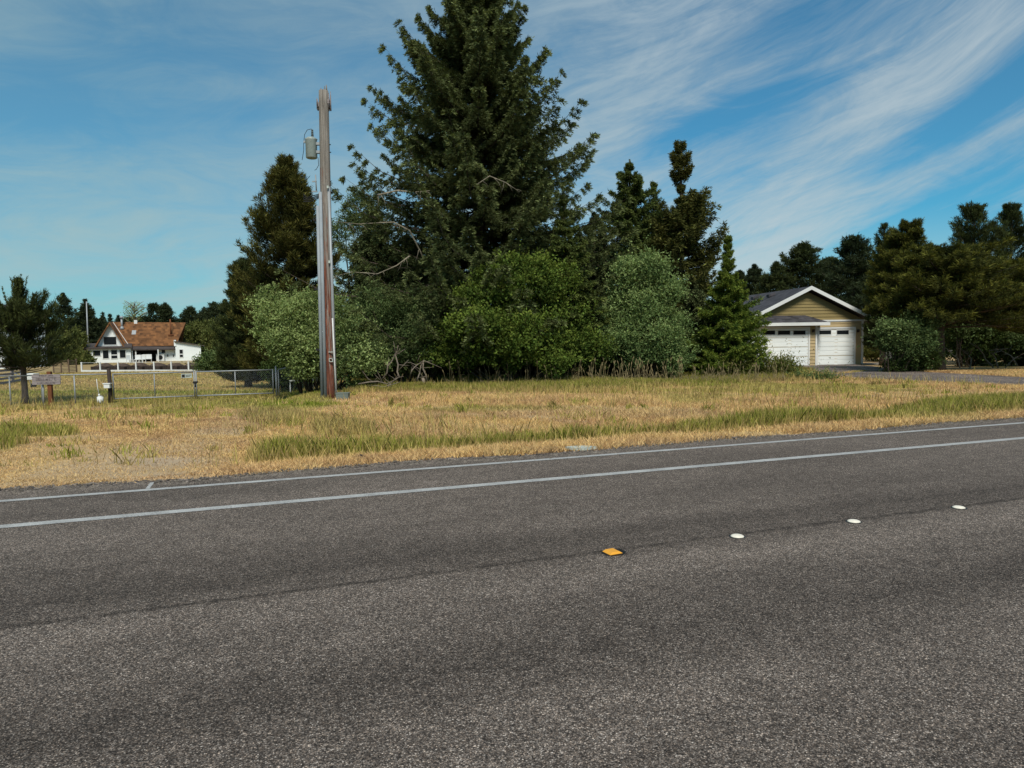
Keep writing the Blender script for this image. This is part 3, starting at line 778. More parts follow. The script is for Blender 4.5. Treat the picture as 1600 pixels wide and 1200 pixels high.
con_tree('young_spruce', 1136, 26.3, 368, [(0, 66), (.1, 68), (.25, 58), (.4, 46), (.52, 34), (.64, 22), (.72, 14), (.85, 9), (.93, 5), (1, 2)],
         'bright green young spruce in front of the garage, pointed thin top', 'spruce', 'spruce_pale', 37, r0=.09, nbr=240, whorl=24, zb=.02, el=(.05, .75), sag=.10, lift=.15, lenvar=(.75, 1.12), **{**SPR, 'hang': .25, 'K': 12, 'Mb': 4, 'nl': .11, 'nw': .03, 'tipt': .95})
con_tree('young_hemlock', 884, 25.4, 305, [(0, 50), (.15, 60), (.4, 55), (.6, 38), (.8, 18), (.93, 4), (1, 1)],
         'young light green hemlock standing in front of the tall spruce', 'hemlock', 'hemlock', 38, r0=.09, nbr=210, whorl=22, zb=.03, el=(.1, .7), sag=.2, lift=.05, lenvar=(.7, 1.1), **{**SPR, 'hang': .35, 'K': 12, 'Mb': 4, 'nl': .11, 'tipt': .9})
con_tree('hemlock_tree', 1022, 34, 285, [(0, 45), (.3, 50), (.6, 44), (.82, 26), (.93, 10), (1, 2)],
         'slender hemlock between the two-spired hemlock and the brown spruce', 'hemlock', 'hemlock', 39, r0=.1, nbr=170, zb=.05, lenvar=(.7, 1.1), **{**SPR, 'hang': .3, 'K': 9, 'Mb': 3})
con_tree('spruce_tree', 932, 31, 335, [(0, 75), (.3, 72), (.6, 56), (.85, 28), (1, 3)],
         'low dark spruce filling the gap right of the tall spruce', 'spruce', 'spruce', 40, r0=.12, nbr=120, zb=.02, **SPR)
con_tree('spruce_tree', 640, 30, 370, [(0, 80), (.3, 85), (.6, 66), (.85, 30), (1, 4)],
         'broad dark spruce at the left foot of the tall spruce', 'spruce', 'spruce', 41, r0=.12, nbr=130, zb=.02, **SPR)
con_tree('spruce_tree', 1085, 29.5, 440, [(0, 45), (.3, 45), (.6, 34), (.85, 15), (1, 3)],
         'small dark spruce behind the bright young spruce', 'spruce', 'spruce', 42, r0=.1, nbr=90, zb=.02, **{**SPR, 'K': 9})
# pines on the right
con_tree('shore_pine', 1468, 30.2, 388, [(.2, 60), (.26, 80), (.36, 110), (.5, 112), (.65, 100), (.8, 78), (.92, 48), (1, 15)],
         'broad golden-tipped shore pine with a bare dark trunk beside the driveway', 'pine', 'pine_right', 43, r0=.2, nbr=140, whorl=9, asym=lambda t, az: 1 + .16 * math.cos(az), zb=.36, lenvar=(.72, 1.1), **PAD)
con_tree('shore_pine', 1412, 33.5, 346, [(.15, 50), (.35, 66), (.55, 58), (.7, 46), (.85, 28), (.95, 14), (1, 5)],
         'golden brown shore pine with a pointed top behind the broad pine', 'pine', 'pine_right', 44, r0=.15, nbr=110, whorl=12, zb=.25, **{**PAD, 'el': (0, .8)})
con_tree('shore_pine', 1378, 40, 353, [(.1, 24), (.5, 26), (.8, 18), (.95, 10), (1, 4)],
         'narrow dark pine right of the garage roof', 'pine', 'pine_dark', 45, r0=.12, nbr=100, zb=.1, **{**PIN, 'K': 8})
con_tree('shore_pine', 1516, 39, 326, [(.1, 40), (.5, 56), (.7, 46), (.85, 32), (.95, 18), (1, 5)],
         'dark pine with spiky upright tufts, second from the right edge', 'pine', 'pine_dark', 46, r0=.15, nbr=110, zb=.1, **PIN)
con_tree('shore_pine', 1574, 40, 324, [(.1, 40), (.5, 50), (.7, 42), (.85, 28), (.95, 15), (1, 5)],
         'dark pine with spiky upright tufts nearest the right edge', 'pine', 'pine_dark', 47, r0=.15, nbr=95, zb=.1, **PIN)
con_tree('shore_pine', 1622, 30, 395, [(.2, 60), (.4, 85), (.6, 78), (.8, 50), (1, 8)],
         'golden-tipped shore pine cut off by the right edge', 'pine', 'pine_right', 48, r0=.17, nbr=90, whorl=8, zb=.3, **PAD)
con_tree('shore_pine', 1450, 44, 420, [(.0, 70), (.4, 70), (.8, 30), (1, 5)], 'dark pine hidden behind the broad golden pine', 'pine', 'pine_dark', 49, r0=.12, nbr=90, zb=.05, **PIN)
FAR = dict(K=7, Mb=2, NB=5, nl=.45, nw=.12, bl=.34, hang=.3, up=.3, spread=.7, lenvar=(.7, 1.1))
for i, (px, Y, top, hw, mat, lab) in enumerate([
    (1252, 62, 381, 44, 'pine_dark', 'rounded dark pine directly above the garage ridge'),
    (1212, 60, 412, 30, 'pine_dark', 'low dark pine behind the left slope of the garage roof'),
    (1294, 64, 405, 40, 'pine_right', 'olive pine behind the right slope of the garage roof'),
    (1331, 54, 370, 44, 'far', 'pointed green conifer above the right eave of the garage'),
    (1362, 58, 415, 60, 'far', 'dark conifer behind the right corner of the garage'),
    (1178, 75, 415, 22, 'far', 'thin distant conifer left of the garage roof'),
    (1155, 78, 424, 20, 'far', 'distant conifer peeking past the bright young spruce'),
    (1405, 55, 430, 50, 'pine_dark', 'dark conifer behind the flowering bush by the garage'),
    (1540, 55, 420, 70, 'pine_dark', 'dark conifer behind the two spiky pines'),
    (1620, 55, 410, 70, 'pine_dark', 'dark conifer beyond the right edge pines')]):
    con_tree('conifer_tree', px, Y, top, [(0, hw * 1.25), (.4, hw * 1.25), (.65, hw * 1.05), (.82, hw * .7), (.92, hw * .35), (1, 1)], lab, 'conifer', mat, 80 + i, r0=.15, nbr=130, zb=.05, group='conifers behind the garage',
             **{**FAR, 'nl': .30, 'nw': .06, 'K': 9, 'Mb': 3, 'up': .45, 'hang': .1})
# the near pine at the left edge
con_tree('shore_pine', 40, 24.6, 442, [(.22, 42), (.3, 62), (.42, 66), (.52, 58), (.62, 44), (.72, 26), (.82, 14), (.92, 9), (1, 3)],
         'young green shore pine with upright candles and a bare trunk at the left edge', 'pine', 'pine_dark', 50, r0=.09, nbr=90, zb=.25, lenvar=(.65, 1.15), asym=lambda t, az: 1 + .12 * math.cos(az), **{**PIN, 'nl': .17, 'nw': .022, 'el': (0, 1.25), 'K': 8})
def candles():
    rng = np.random.default_rng(3); tr = [o for o in COL.objects if o.get('label', '').startswith('young green shore pine')][0]
    H = at(40, 442, 24.6).z - tr.location.z; Q = []; D = []
    for i in range(46):
        r = rng.uniform(0, 1) ** .8; z = H * (.97 - .42 * r) + rng.uniform(-.1, .1); a = rng.uniform(0, 6.28); rr = .08 + 1.0 * r ** 1.3
        h = rng.uniform(.3, .62) * (1.15 - .5 * r); n = 60; f = rng.random(n)
        c = np.array([math.cos(a) * rr, math.sin(a) * rr, z])
        Q.append(c + np.stack([math.cos(a) * .12 * f, math.sin(a) * .12 * f, f * h], -1)); D.append(np.stack([rng.normal(0, .5, n), rng.normal(0, .5, n), np.full(n, 1.)], -1))
    Q = np.concatenate(Q); D = np.concatenate(D)
    link('candles', leaves_mesh('candles', Q, D, .085, .022, rng.uniform(.2, .8, len(Q)), rng), M['pine_dark'], tr)
candles()
# distant trees behind the farmhouse
FARL = [(-30, 80, 480, 40, 0), (22, 90, 478, 30, 0), (66, 100, 485, 26, 0), (104, 118, 459, 25, 1), (138, 120, 468, 16, 1), (164, 150, 489, 9, 1), (175, 150, 492, 9, 1), (188, 150, 494, 10, 0),
        (243, 135, 476, 18, 2), (262, 135, 475, 16, 2), (300, 130, 481, 16, 2), (322, 125, 480, 18, 1), (338, 120, 474, 18, 2), (355, 115, 470, 20, 1), (120, 125, 500, 26, 2), (152, 130, 500, 22, 2), (205, 150, 498, 20, 2), (228, 150, 497, 20, 2), (285, 150, 500, 22, 2)]
labs = ['dark conifer at the far left edge', 'conifer behind the left edge pine', 'rounded dark conifer left of the layered spruce', 'tall layered spruce left of the metal flagpole', 'narrow spruce just right of the flagpole top', 'small pointed spruce above the left side of the farmhouse gable',
        'tiny pointed spruce nearest the farmhouse gable peak', 'small spruce beside the farmhouse flue', 'broad dark conifer above the farmhouse ridge', 'dark conifer right of the broad one above the farmhouse ridge', 'dark rounded conifer past the right end of the farmhouse roof',
        'conifer second past the right end of the farmhouse roof', 'conifer third past the farmhouse, above the green bushes', 'conifer next to the short dark shore pine', 'low conifer behind the flagpole', 'low conifer filling behind the farmhouse gable',
        'low conifer behind the farmhouse flue', 'low conifer behind the middle of the farmhouse ridge', 'low conifer behind the right end of the farmhouse ridge']
for i, ((px, Y, top, hw, kd), lb) in enumerate(zip(FARL, labs)):
    pr = [(0, hw * 1.25), (.3, hw * 1.25), (.6, hw * .85), (.85, hw * .38), (1, .4)] if kd < 2 else [(0, hw * 1.2), (.4, hw * 1.3), (.72, hw * .95), (.9, hw * .5), (1, 1)]
    con_tree('conifer_tree', px, Y, top, pr, lb, 'conifer', 'far', 100 + i, r0=.2, nbr=90, zb=.03, group='trees beyond the farmhouse', **{**FAR, 'hang': .35 if kd < 2 else .1, 'el': (0, .6) if kd < 2 else (.2, 1.0), 'sag': .2})

# ---- broadleaf shrubs
def lobes_crown(rng, lobes, ntw, lf, lw, tw=.28, per=10, shell=.28, up=.35, dens_in=.12):
    lo = np.array(lobes, float); wgt = (lo[:, 3] * lo[:, 4] + lo[:, 3] * lo[:, 5]); wgt /= wgt.sum()
    i = rng.choice(len(lo), ntw, p=wgt); L = lo[i]
    d = rng.normal(size=(ntw, 3)); d /= np.linalg.norm(d, axis=1, keepdims=True)
    ph = L[:, 0] * 3 + L[:, 2] * 5
    bump = 1 + .10 * np.sin(3 * d[:, 0] * 2 + ph) + .10 * np.sin(7 * d[:, 2] + 2 * ph) + .09 * np.sin(11 * d[:, 0] + 5 * d[:, 1] - ph) + .07 * np.sin(17 * d[:, 2] + 9 * d[:, 0])
    r = np.where(rng.random(ntw) < dens_in, rng.uniform(.3, .8, ntw), 1 - np.abs(rng.normal(0, shell * .5, ntw)))
    P = L[:, :3] + d * L[:, 3:] * (r * bump)[:, None]
    P[:, 2] = np.maximum(P[:, 2], .02)
    td = d + np.array([0, 0, up]) + .45 * rng.normal(size=(ntw, 3)); td /= np.linalg.norm(td, axis=1, keepdims=True)
    f = rng.random((ntw, per)); tl = tw * rng.uniform(.5, 1.5, ntw) * np.where(rng.random(ntw) < .07, 2.6, 1)
    lobt = rng.uniform(.55, 1.35, len(lo))[i]
    Q = P[:, None] + td[:, None] * (f * tl[:, None])[..., None] + rng.normal(0, lf * .4, (ntw, per, 3))
    D = td[:, None] * .6 + .8 * rng.normal(size=(ntw, per, 3)); D[..., 2] += .1
    tint = np.clip(f * .9 + rng.normal(0, .15, f.shape) + .25 * d[:, None, 2], 0, 1) * (rng.uniform(.3, 1, ntw) * lobt)[:, None]
    n = ntw * per
    return Q.reshape(-1, 3), D.reshape(-1, 3), lf * rng.uniform(.5, 1.5, n), lw * rng.uniform(.6, 1.3, n), tint.reshape(-1)

def bush(name, px, Y, lobes_px, label, cat, mat, seed, ntw, lf=.075, lw=.042, group=None, bark='bark', stems=True, sub=13, zmin=.02, **kw):
    """lobes_px: (px, py, dY, half width px, half height px)"""
    rng = np.random.default_rng(seed); b = gp(px, Y); k = Y / F
    lobes = []
    for (x, y, dy, rx, rz_) in lobes_px:
        p = at(x, y, Y + dy) - b; lobes.append((p.x, p.y, p.z, rx * k, rx * k * .85, rz_ * k))
    root = empty(name, b, label, cat, group)
    big = list(lobes); lobes2 = []
    for (x, y, z, rx, ry, rz_) in big:
        lobes2.append((x, y, z, rx * .66, ry * .66, rz_ * .66))
        for q in range(sub):
            d = rng.normal(size=3); d /= np.linalg.norm(d); d[1] = -abs(d[1]) if rng.random() < .7 else d[1]
            f_ = rng.uniform(.12, .42); lobes2.append((x + d[0] * rx * .9, y + d[1] * ry * .8, z + d[2] * rz_ * .88, rx * f_, ry * f_, min(rx, rz_ * 1.2) * f_ * .8))
    if stems:
        m = MB()
        for (x, y, z, rx, ry, rz_) in lobes:
            for q in range(4):
                e = Vector((x + rng.uniform(-.5, .5) * rx, y + rng.uniform(-.5, .5) * ry, max(.2, z + rng.uniform(-.3, .6) * rz_)))
                s0 = Vector((x * .35 + rng.uniform(-.25, .25), y * .3 + rng.uniform(-.2, .2), -.05)); mid = s0.lerp(e, .5) + Vector((rng.uniform(-.2, .2), rng.uniform(-.2, .2), .1))
                m.tube([s0, mid, e], [.035, .025, .01], 5)
        m.build('stems', M[bark], root)
    Q, D, nl, nw, tint = lobes_crown(rng, lobes2 if sub else lobes, ntw, lf, lw, **kw)
    kz = Q[:, 2] > zmin + .25 * np.sin(Q[:, 0] * 4) * (zmin > .1); Q, D, nl, nw, tint = Q[kz], D[kz], nl[kz], nw[kz], tint[kz]
    link('foliage', leaves_mesh('foliage', Q, D, nl, nw, tint, rng), M[mat], root)
    return root
bush('willow_bush', 500, 23.4, [(445, 510, .5, 40, 50), (500, 500, .4, 52, 42), (545, 520, 0, 45, 42), (470, 550, 0, 50, 34), (530, 560, -.3, 58, 30), (572, 560, 0, 28, 22), (425, 475, 1.2, 24, 24)],
     'pale grey-green willow bush behind the foot of the utility pole', 'bush', 'willow', 201, 6000, lf=.085, lw=.05, zmin=.35)
bush('shrub', 640, 25.2, [(600, 500, .3, 45, 38), (650, 500, 0, 45, 35), (625, 540, -.2, 60, 32), (690, 540, 0, 40, 34), (585, 470, 1.2, 28, 22)],
     'mid green leafy shrub between the willow and the bright green alder', 'shrub', 'shrub', 202, 4600, zmin=.5)
bush('alder_tree', 810, 24.6, [(780, 470, .3, 60, 45), (840, 440, .4, 55, 42), (800, 520, -.3, 80, 45), (880, 500, .2, 50, 45), (740, 530, 0, 55, 35), (850, 555, -.3, 65, 28), (700, 555, .2, 40, 26), (905, 545, 0, 40, 30)],
     'wide bright green alder in front of the tall spruce', 'alder', 'alder', 203, 10000, lf=.09, lw=.06, zmin=.55)
bush('willow_tree', 1000, 25.6, [(1000, 430, .3, 38, 36), (1030, 455, .2, 32, 30), (985, 480, .1, 42, 40), (1020, 520, -.2, 42, 45), (975, 545, 0, 38, 35), (1045, 555, 0, 30, 30)],
     'silvery green willow with a rounded top left of the young spruce', 'willow', 'willow2', 204, 6500, lf=.08, lw=.045, zmin=.5)
bush('shrub', 560, 32, [(560, 330, 0, 26, 30), (548, 370, 0, 30, 40), (585, 345, .5, 20, 20)], 'green broadleaf treetop poking up right of the utility pole', 'tree', 'shrub', 205, 1400, stems=True)
bush('shrub', 1200, 25.4, [(1175, 572, 0, 25, 12), (1205, 572, 0, 22, 11), (1228, 572, .3, 20, 9), (1150, 577, 0, 26, 10)], 'low yellow-green shrub at the foot of the young spruce', 'shrub', 'olive', 206, 1100, lf=.06, lw=.035)
bush('shrub', 1268, 24.5, [(1262, 590, 0, 26, 4), (1285, 591, 0, 22, 3)], 'low dark green mat of shrub spilling beside the driveway', 'shrub', 'shrub', 207, 350, lf=.05, lw=.03, stems=False)
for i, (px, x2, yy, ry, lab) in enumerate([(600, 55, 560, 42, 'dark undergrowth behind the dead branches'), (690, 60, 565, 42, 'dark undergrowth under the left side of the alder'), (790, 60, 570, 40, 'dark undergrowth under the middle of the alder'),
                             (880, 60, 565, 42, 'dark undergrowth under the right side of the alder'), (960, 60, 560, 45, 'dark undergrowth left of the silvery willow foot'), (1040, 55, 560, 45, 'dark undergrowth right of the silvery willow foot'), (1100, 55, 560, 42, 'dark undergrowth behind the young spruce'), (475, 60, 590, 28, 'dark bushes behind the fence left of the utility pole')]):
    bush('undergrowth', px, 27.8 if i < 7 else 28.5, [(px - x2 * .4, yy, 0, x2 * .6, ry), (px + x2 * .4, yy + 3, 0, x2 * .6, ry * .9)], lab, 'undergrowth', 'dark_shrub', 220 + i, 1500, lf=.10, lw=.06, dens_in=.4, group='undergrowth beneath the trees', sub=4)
# right side shrubs
bush('leafy_bush', 1400, 29.2, [(1402, 520, 0, 26, 20), (1432, 512, .3, 26, 20), (1425, 540, 0, 30, 17), (1385, 535, 0, 13, 12)], 'leafy green bush with bare crooked stems right of the garage', 'bush', 'shrub', 230, 2200, lf=.09, lw=.055)
bush('shrub', 1372, 46, [(1366, 550, 0, 17, 14), (1380, 545, .6, 12, 14)], 'olive garden shrub beside the garage corner', 'shrub', 'olive', 231, 500, lf=.12, lw=.05)
bush('shrub', 1405, 47, [(1400, 553, 0, 20, 16), (1420, 550, 1, 14, 16)], 'pale garden shrub behind the standing stone', 'shrub', 'willow', 232, 450, lf=.12, lw=.05)
bush('fern', 1427, 29.5, [(1415, 566, 0, 22, 12), (1440, 565, .2, 24, 13), (1400, 572, 0, 16, 7)], 'dark fern clump at the left of the broad pine trunk', 'fern', 'dark_shrub', 233, 700, lf=.16, lw=.04, stems=False)
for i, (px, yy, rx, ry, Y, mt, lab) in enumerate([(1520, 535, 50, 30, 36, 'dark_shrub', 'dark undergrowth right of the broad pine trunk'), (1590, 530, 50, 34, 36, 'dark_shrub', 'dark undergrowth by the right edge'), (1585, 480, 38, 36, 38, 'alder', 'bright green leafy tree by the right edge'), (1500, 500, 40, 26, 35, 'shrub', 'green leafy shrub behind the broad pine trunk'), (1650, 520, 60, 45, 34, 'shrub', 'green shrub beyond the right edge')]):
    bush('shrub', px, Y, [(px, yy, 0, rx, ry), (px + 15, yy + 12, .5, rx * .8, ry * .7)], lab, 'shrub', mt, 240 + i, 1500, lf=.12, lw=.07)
# left background bushes
for i, (px, Y, L, mt, lab) in enumerate([
    (338, 104, [(338, 535, 0, 20, 18), (355, 532, 2, 20, 18), (328, 545, 0, 12, 12)], 'far_green', 'rounded yellow-green bush right of the white shed'),
    (322, 112, [(305, 520, 0, 25, 14), (330, 515, 0, 30, 14)], 'far_green', 'yellow-green bushes behind the right end of the farmhouse'),
    (338, 57, [(328, 568, 0, 16, 11), (348, 567, 0, 18, 10)], 'shrub', 'low round dark green bush at the end of the white fence'),
    (118, 93, [(112, 545, 0, 14, 20), (122, 535, 0, 12, 16)], 'far_green', 'green bush at the left end of the farmhouse'),
    (135, 88, [(133, 565, 0, 14, 5), (120, 560, 0, 10, 8)], 'far_green', 'low olive bush in front of the farmhouse left corner'),
    (365, 62, [(370, 560, 0, 22, 14), (392, 555, 0, 20, 18)], 'shrub', 'green bush under the short dark shore pine')]):
    bush('bush', px, Y, L, lab, 'bush', mt, 260 + i, 1100, lf=.3 if Y > 70 else .18, lw=.16 if Y > 70 else .1, tw=.4, stems=False)
# bare-headed round tree above the farmhouse ridge
def bare_tree():
    rng = np.random.default_rng(77); b, H = place(213, 140, 471); root = empty('bare_tree', b, 'grey thinly leaved round tree above the farmhouse ridge', 'tree')
    m = MB(); m.tube([(0, 0, 0), (0, 0, H * .6), (0, 0, H * .97)], [.25, .15, .04], 6)
    for i in range(60):
        a = rng.uniform(0, 6.28); z = H * rng.uniform(.45, .9); L = 2.1 * math.sin((z / H - .35) / .65 * PI) ** .5 + .3
        e = Vector((math.cos(a) * L, math.sin(a) * L, z + L * .7)); m.tube([(0, 0, z), Vector((0, 0, z)).lerp(e, .5) + Vector((0, 0, .1)), e], [.07, .05, .03], 4)
    m.build('trunk', M['pale_bark'], root)
    Q, D, a, b_, t_ = lobes_crown(rng, [(0, 0, H * .78, 2.0, 2.0, 2.2)], 170, .3, .12, per=5, shell=.5, dens_in=.3)
    link('crown', leaves_mesh('crown', Q, D, a, b_, t_, rng), M['willow'], root)
bare_tree()

# dead branches along the foot of the thicket
def dead(pts_list, Y, label, r=.035, seed=0):
    rng = np.random.default_rng(seed); b = gp(pts_list[0][0][0], Y); m = MB()
    for pts in pts_list:
        P = [at(x, y, Y + rng.normal(0, .15)) - b for x, y in pts]
        Q = []
        for a, c in zip(P, P[1:]): Q += [a, a.lerp(c, .5) + Vector(rng.normal(0, .03, 3))]
        Q.append(P[-1]); m.tube(Q, list(np.linspace(r, r * .35, len(Q))), 5)
        for k in range(4):
            i = rng.integers(1, len(Q) - 1); e = Q[i] + Vector((rng.uniform(-.4, .4), rng.uniform(-.2, .2), rng.uniform(-.1, .4))); m.tube([Q[i], e], [r * .4, r * .15], 4)
    o = m.build('dead_branch', M['dead']); o.location = b; tag(o, label, 'branch', 'dead branches at the edge of the thicket')
dead([[(560, 600), (590, 596), (605, 600), (622, 590), (618, 598)], [(572, 603), (600, 605), (625, 597)]], 22.3, 'curled pale driftwood-like branch lying nearest the utility pole', .028, 1)
dead([[(598, 592), (606, 572), (618, 552), (625, 545)], [(540, 566), (560, 572), (575, 592), (590, 600)]], 22.6, 'thin leaning dead branch over the curled one', .03, 2)
dead([[(640, 592), (644, 578), (655, 568), (662, 563), (690, 575)], [(651, 596), (656, 582), (662, 563), (650, 570), (632, 567)], [(662, 563), (666, 588), (664, 600)]], 22.7, 'forked grey dead branch shaped like a spider, under the alder', .022, 3)
dead([[(624, 590), (622, 570), (618, 555), (622, 540)]], 22.8, 'upright dead stem left of the forked dead branch', .035, 4)
dead([[(1472, 576), (1455, 560), (1430, 545)], [(1500, 575), (1496, 560), (1480, 545), (1460, 535)]], 30.5, 'dead branch leaning on the broad pine trunk', .03, 5)
dead([[(1552, 574), (1540, 562), (1530, 545), (1515, 535)], [(1515, 578), (1518, 560), (1508, 548)], [(1560, 576), (1556, 560), (1545, 548), (1575, 545)]], 32, 'tangle of dead branches right of the broad pine', .035, 6)
dead([[(1590, 572), (1580, 556), (1565, 548), (1550, 553)], [(1570, 575), (1585, 560), (1600, 552)]], 32.5, 'dead branches nearest the right edge', .03, 7)
# clump of weeds with a pale stump
b = gp(662, 24.0); m = MB(); m.tube([(0, 0, -.05), (.01, 0, .15), (-.02, .02, .33)], [.09, .07, .05], 9)
o = m.build('tree_stump', M['dead']); o.location = b; tag(o, 'small pale broken stump under the forked dead branch', 'stump')

# ------------------------------------------------------------------ frames for buildings
class Frame:
    def __init__(s, o, rz): s.o = Vector(o); s.R = Matrix.Rotation(rz, 3, 'Z'); s.Ri = s.R.transposed(); s.rz = rz
    def loc(s, px, py, ly):
        d = s.Ri @ (RM @ Vector(((px - 800) / F, (600 - py) / F, -1))); c = s.Ri @ (Vector((0, 0, CH)) - s.o)
        k = (ly - c.y) / d.y; q = c + d * k; return q.x, q.z

def lap(m, xa, xb, z0, z1, y, pitch=.16):
    """lap siding courses on a wall facing -y; xa/xb functions of z"""
    z = z0
    while z < z1 - 1e-3:
        zt = min(z + pitch, z1)
        a0, b0, a1, b1 = xa(z), xb(z), xa(zt), xb(zt)
        if b1 - a1 > .02 or b0 - a0 > .02:
            m.quad((a0, y - .036, z), (b0, y - .036, z), (b1, y - .004, zt), (a1, y - .004, zt))
            m.quad((a0, y - .036, z), (b0, y - .036, z), (b0, y, z), (a0, y, z))
        z = zt

def garage():
    fr = Frame(gp(1268, 41.6), rad(4.3)); f = fr.loc
    root = empty('garage', fr.o, 'tan double garage with white doors and grey shingled gable roof', 'garage', rz=fr.rz)
    xr = f(1348, 530, 0)[0]; xa, za = f(1268, 447, -.45); ze = f(1357, 501, 0)[1]
    xl = f(1150, 530, 0)[0]; sl = .485
    D = 13.0
    xc = xa
    # walls (masonry-thick shell as one prism up to the eave, gable above)
    m = MB(); zt = za - .30
    gl = lambda z: max(xl, xc - (zt - z) / sl); gr = lambda z: min(xr + 1.15, xc + (zt - z) / sl)
    m.box(xl, xr, 0, D, -.3, ze - .02)
    m.prism([(xl, ze), (xr, ze), (xr, zt - (xr - xc) * sl), (xc, zt), (xl, zt - (xc - xl) * sl)], 0.0, D)
    m.build('wall', M['siding'], root)
    m = MB(); lap(m, lambda z: xl, lambda z: xr - .10, -.02, ze - .06, -.002, .19); m.build('lower_siding', M['siding'], root)
    m = MB(); lap(m, gl, lambda z: min(xr + .05, gr(z)), ze + .07, zt, -.002, .19); m.build('gable_siding', M['siding_gable'], root)
    # roof slabs
    def slab(sgn, x1):
        mm = MB(); th = .16; y0, y1 = -.45, D + .4
        zz = za - abs(x1 - xc) * sl
        mm.prism([(xc, za), (x1, zz), (x1, zz - th), (xc, za - th)], y0, y1)
        return mm
    slab(1, xc + 4.35).build('roof', M['shingle'], root); slab(-1, xc - 5.4).build('roof', M['shingle'], root)
    for x1 in (xc + 4.35, xc - 5.4):
        zz = za - abs(x1 - xc) * sl; mm = MB()
        mm.prism([(xc, za + .015), (x1, zz + .015), (x1, zz - .20), (xc, za - .20)], -.49, -.453); mm.build('rake_board', M['white_trim'], root)
    # roof vents
    for k in range(3):
        y = 3 + k * 2.4; x = xc - .75; z = za - .75 * sl; mm = MB(); mm.prism([(x - .22, z - .05), (x - .22, z + .10), (x + .18, z + .26), (x + .18, z + .1)], y, y + .4)
        mm.build('roof_vent', M['shingle'], root)
    m = MB(); m.box(f(1276, 500, 0)[0] + .05, xr + .35, -.06, -.038, ze - .02, ze + .08); m.build('frieze_board', M['white_trim'], root)
    m = MB(); m.box(xr - .10, xr + .012, -.055, .10, -.05, ze - .02); m.build('corner_board', M['white_trim'], root)
    # bump-out with its own hipped roof on the left
    bx1 = f(1276, 530, -.6)[0]; bz = f(1276, 507, -.6)[1]
    m = MB(); m.box(xl - .01, bx1, -.6, -.03, -.3, bz - .02); m.build('bay_wall', M['siding'], root)
    m = MB(); lap(m, lambda z: xl, lambda z: bx1 - .09, -.02, bz - .02, -.602, .19); m.build('bay_siding', M['siding'], root)
    m = MB(); m.box(bx1 - .09, bx1 + .012, -.655, -.032, -.05, bz - .03); m.build('corner_board', M['white_trim'], root)
    ex, ez = f(1297, 503.5, -1.15); e0 = f(1150, 503, -1.15)[0]; tz = f(1258, 492.5, -.03)[1]; tx = f(1258, 492.5, -.03)[0]
    m = MB(); m.quad((e0, -1.15, ez), (ex, -1.15, ez), (tx, -.03, tz), (e0, -.03, tz)); m.quad((ex, -1.15, ez), (ex, -.03, ez), (tx, -.03, tz))if False else None
    v = [m.b.verts.new(p) for p in ((ex, -1.15, ez), (ex, -.03, ez), (tx, -.03, tz))]; m.b.faces.new(v); m.build('porch_roof', M['shingle'], root)
    m = MB(); m.box(e0, ex, -1.18, -1.155, ez - .17, ez + .01); m.box(ex - .02, ex + .005, -1.155, -.04, ez - .17, ez + .01); m.build('fascia_board', M['white_trim'], root)
    m = MB(); m.box(e0, ex - .03, -1.15, -.05, ez - .06, ez - .03); m.build('soffit', M['siding'], root)
    # doors
    def door(pl, pr, pt, ly, nw, cols):
        x0, z1 = f(pl, pt, ly); x1 = f(pr, pt, ly)[0]; 
        m = MB(); y = ly - .05; t_ = .09
        m.box(x0 - t_, x0, y - .03, ly - .001, -.02, z1 + t_); m.box(x1, x1 + t_, y - .03, ly - .001, -.02, z1 + t_); m.box(x0, x1, y - .03, ly - .001, z1, z1 + t_)
        m.build('door_frame', M['white_trim'], root)
        m = MB(); n = 4; hh = (z1 + .0) / n
        for i in range(n):
            m.box(x0 + .005, x1 - .005, ly - .035, ly - .004, i * hh + .005, (i + 1) * hh - .008)
            if i < n - 1:
                cw = (x1 - x0) / cols
                for c in range(cols):
                    for zz in (0, 1):
                        a = x0 + c * cw + .09; m.box(a, a + cw - .18, ly - .045, ly - .0355, i * hh + .05 + zz * hh * .5, i * hh + hh * .5 - .02 + zz * hh * .5)
        d = m.build('garage_door', M['white'], root, bevel=.003)
        for (a, b_) in nw:
            wx0, wz1 = f(a, pt + 2.2, ly - .04); wx1 = f(b_, pt + 2.2, ly - .04)[0]; wz0 = f(a, pt + 8.6, ly - .04)[1]
            m = MB(); fw = .035
            m.box(wx0 - fw, wx1 + fw, ly - .056, ly - .036, wz1, wz1 + fw); m.box(wx0 - fw, wx1 + fw, ly - .056, ly - .036, wz0 - fw, wz0)
            m.box(wx0 - fw, wx0, ly - .056, ly - .036, wz0, wz1); m.box(wx1, wx1 + fw, ly - .056, ly - .036, wz0, wz1)
            wf = m.build('window_frame', M['white_trim'], d)
            m = MB(); m.box(wx0, wx1, ly - .046, ly - .037, wz0, wz1); m.build('window', M['glass'], d)
    door(1278, 1334, 514, 0, [(1280, 1298.5), (1307.5, 1326)], 2)
    door(1146, 1262.5, 514.5, -.6, [(1168, 1187), (1192, 1211), (1215.5, 1234.5), (1239.5, 1258.5)], 4)
    for (px, ly) in ((1270, -.63), (1340, -.03)):
        x, z = f(px, 517, ly); m = MB(); m.box(x - .05, x + .05, ly - .03, ly, z - .09, z + .09); m.cyl((x, ly - .12), .055, z - .09, z + .06, 10); m.cyl((x, ly - .12), .08, z + .06, z + .10, 10, .02)
        m.build('wall_lamp', M['brass'], root)
    m = MB(); m.box(xr - .1, xr + 3.0, -.3, 0.6, -.1, .06); m.build('concrete_edge', M['concrete'], root)
garage()
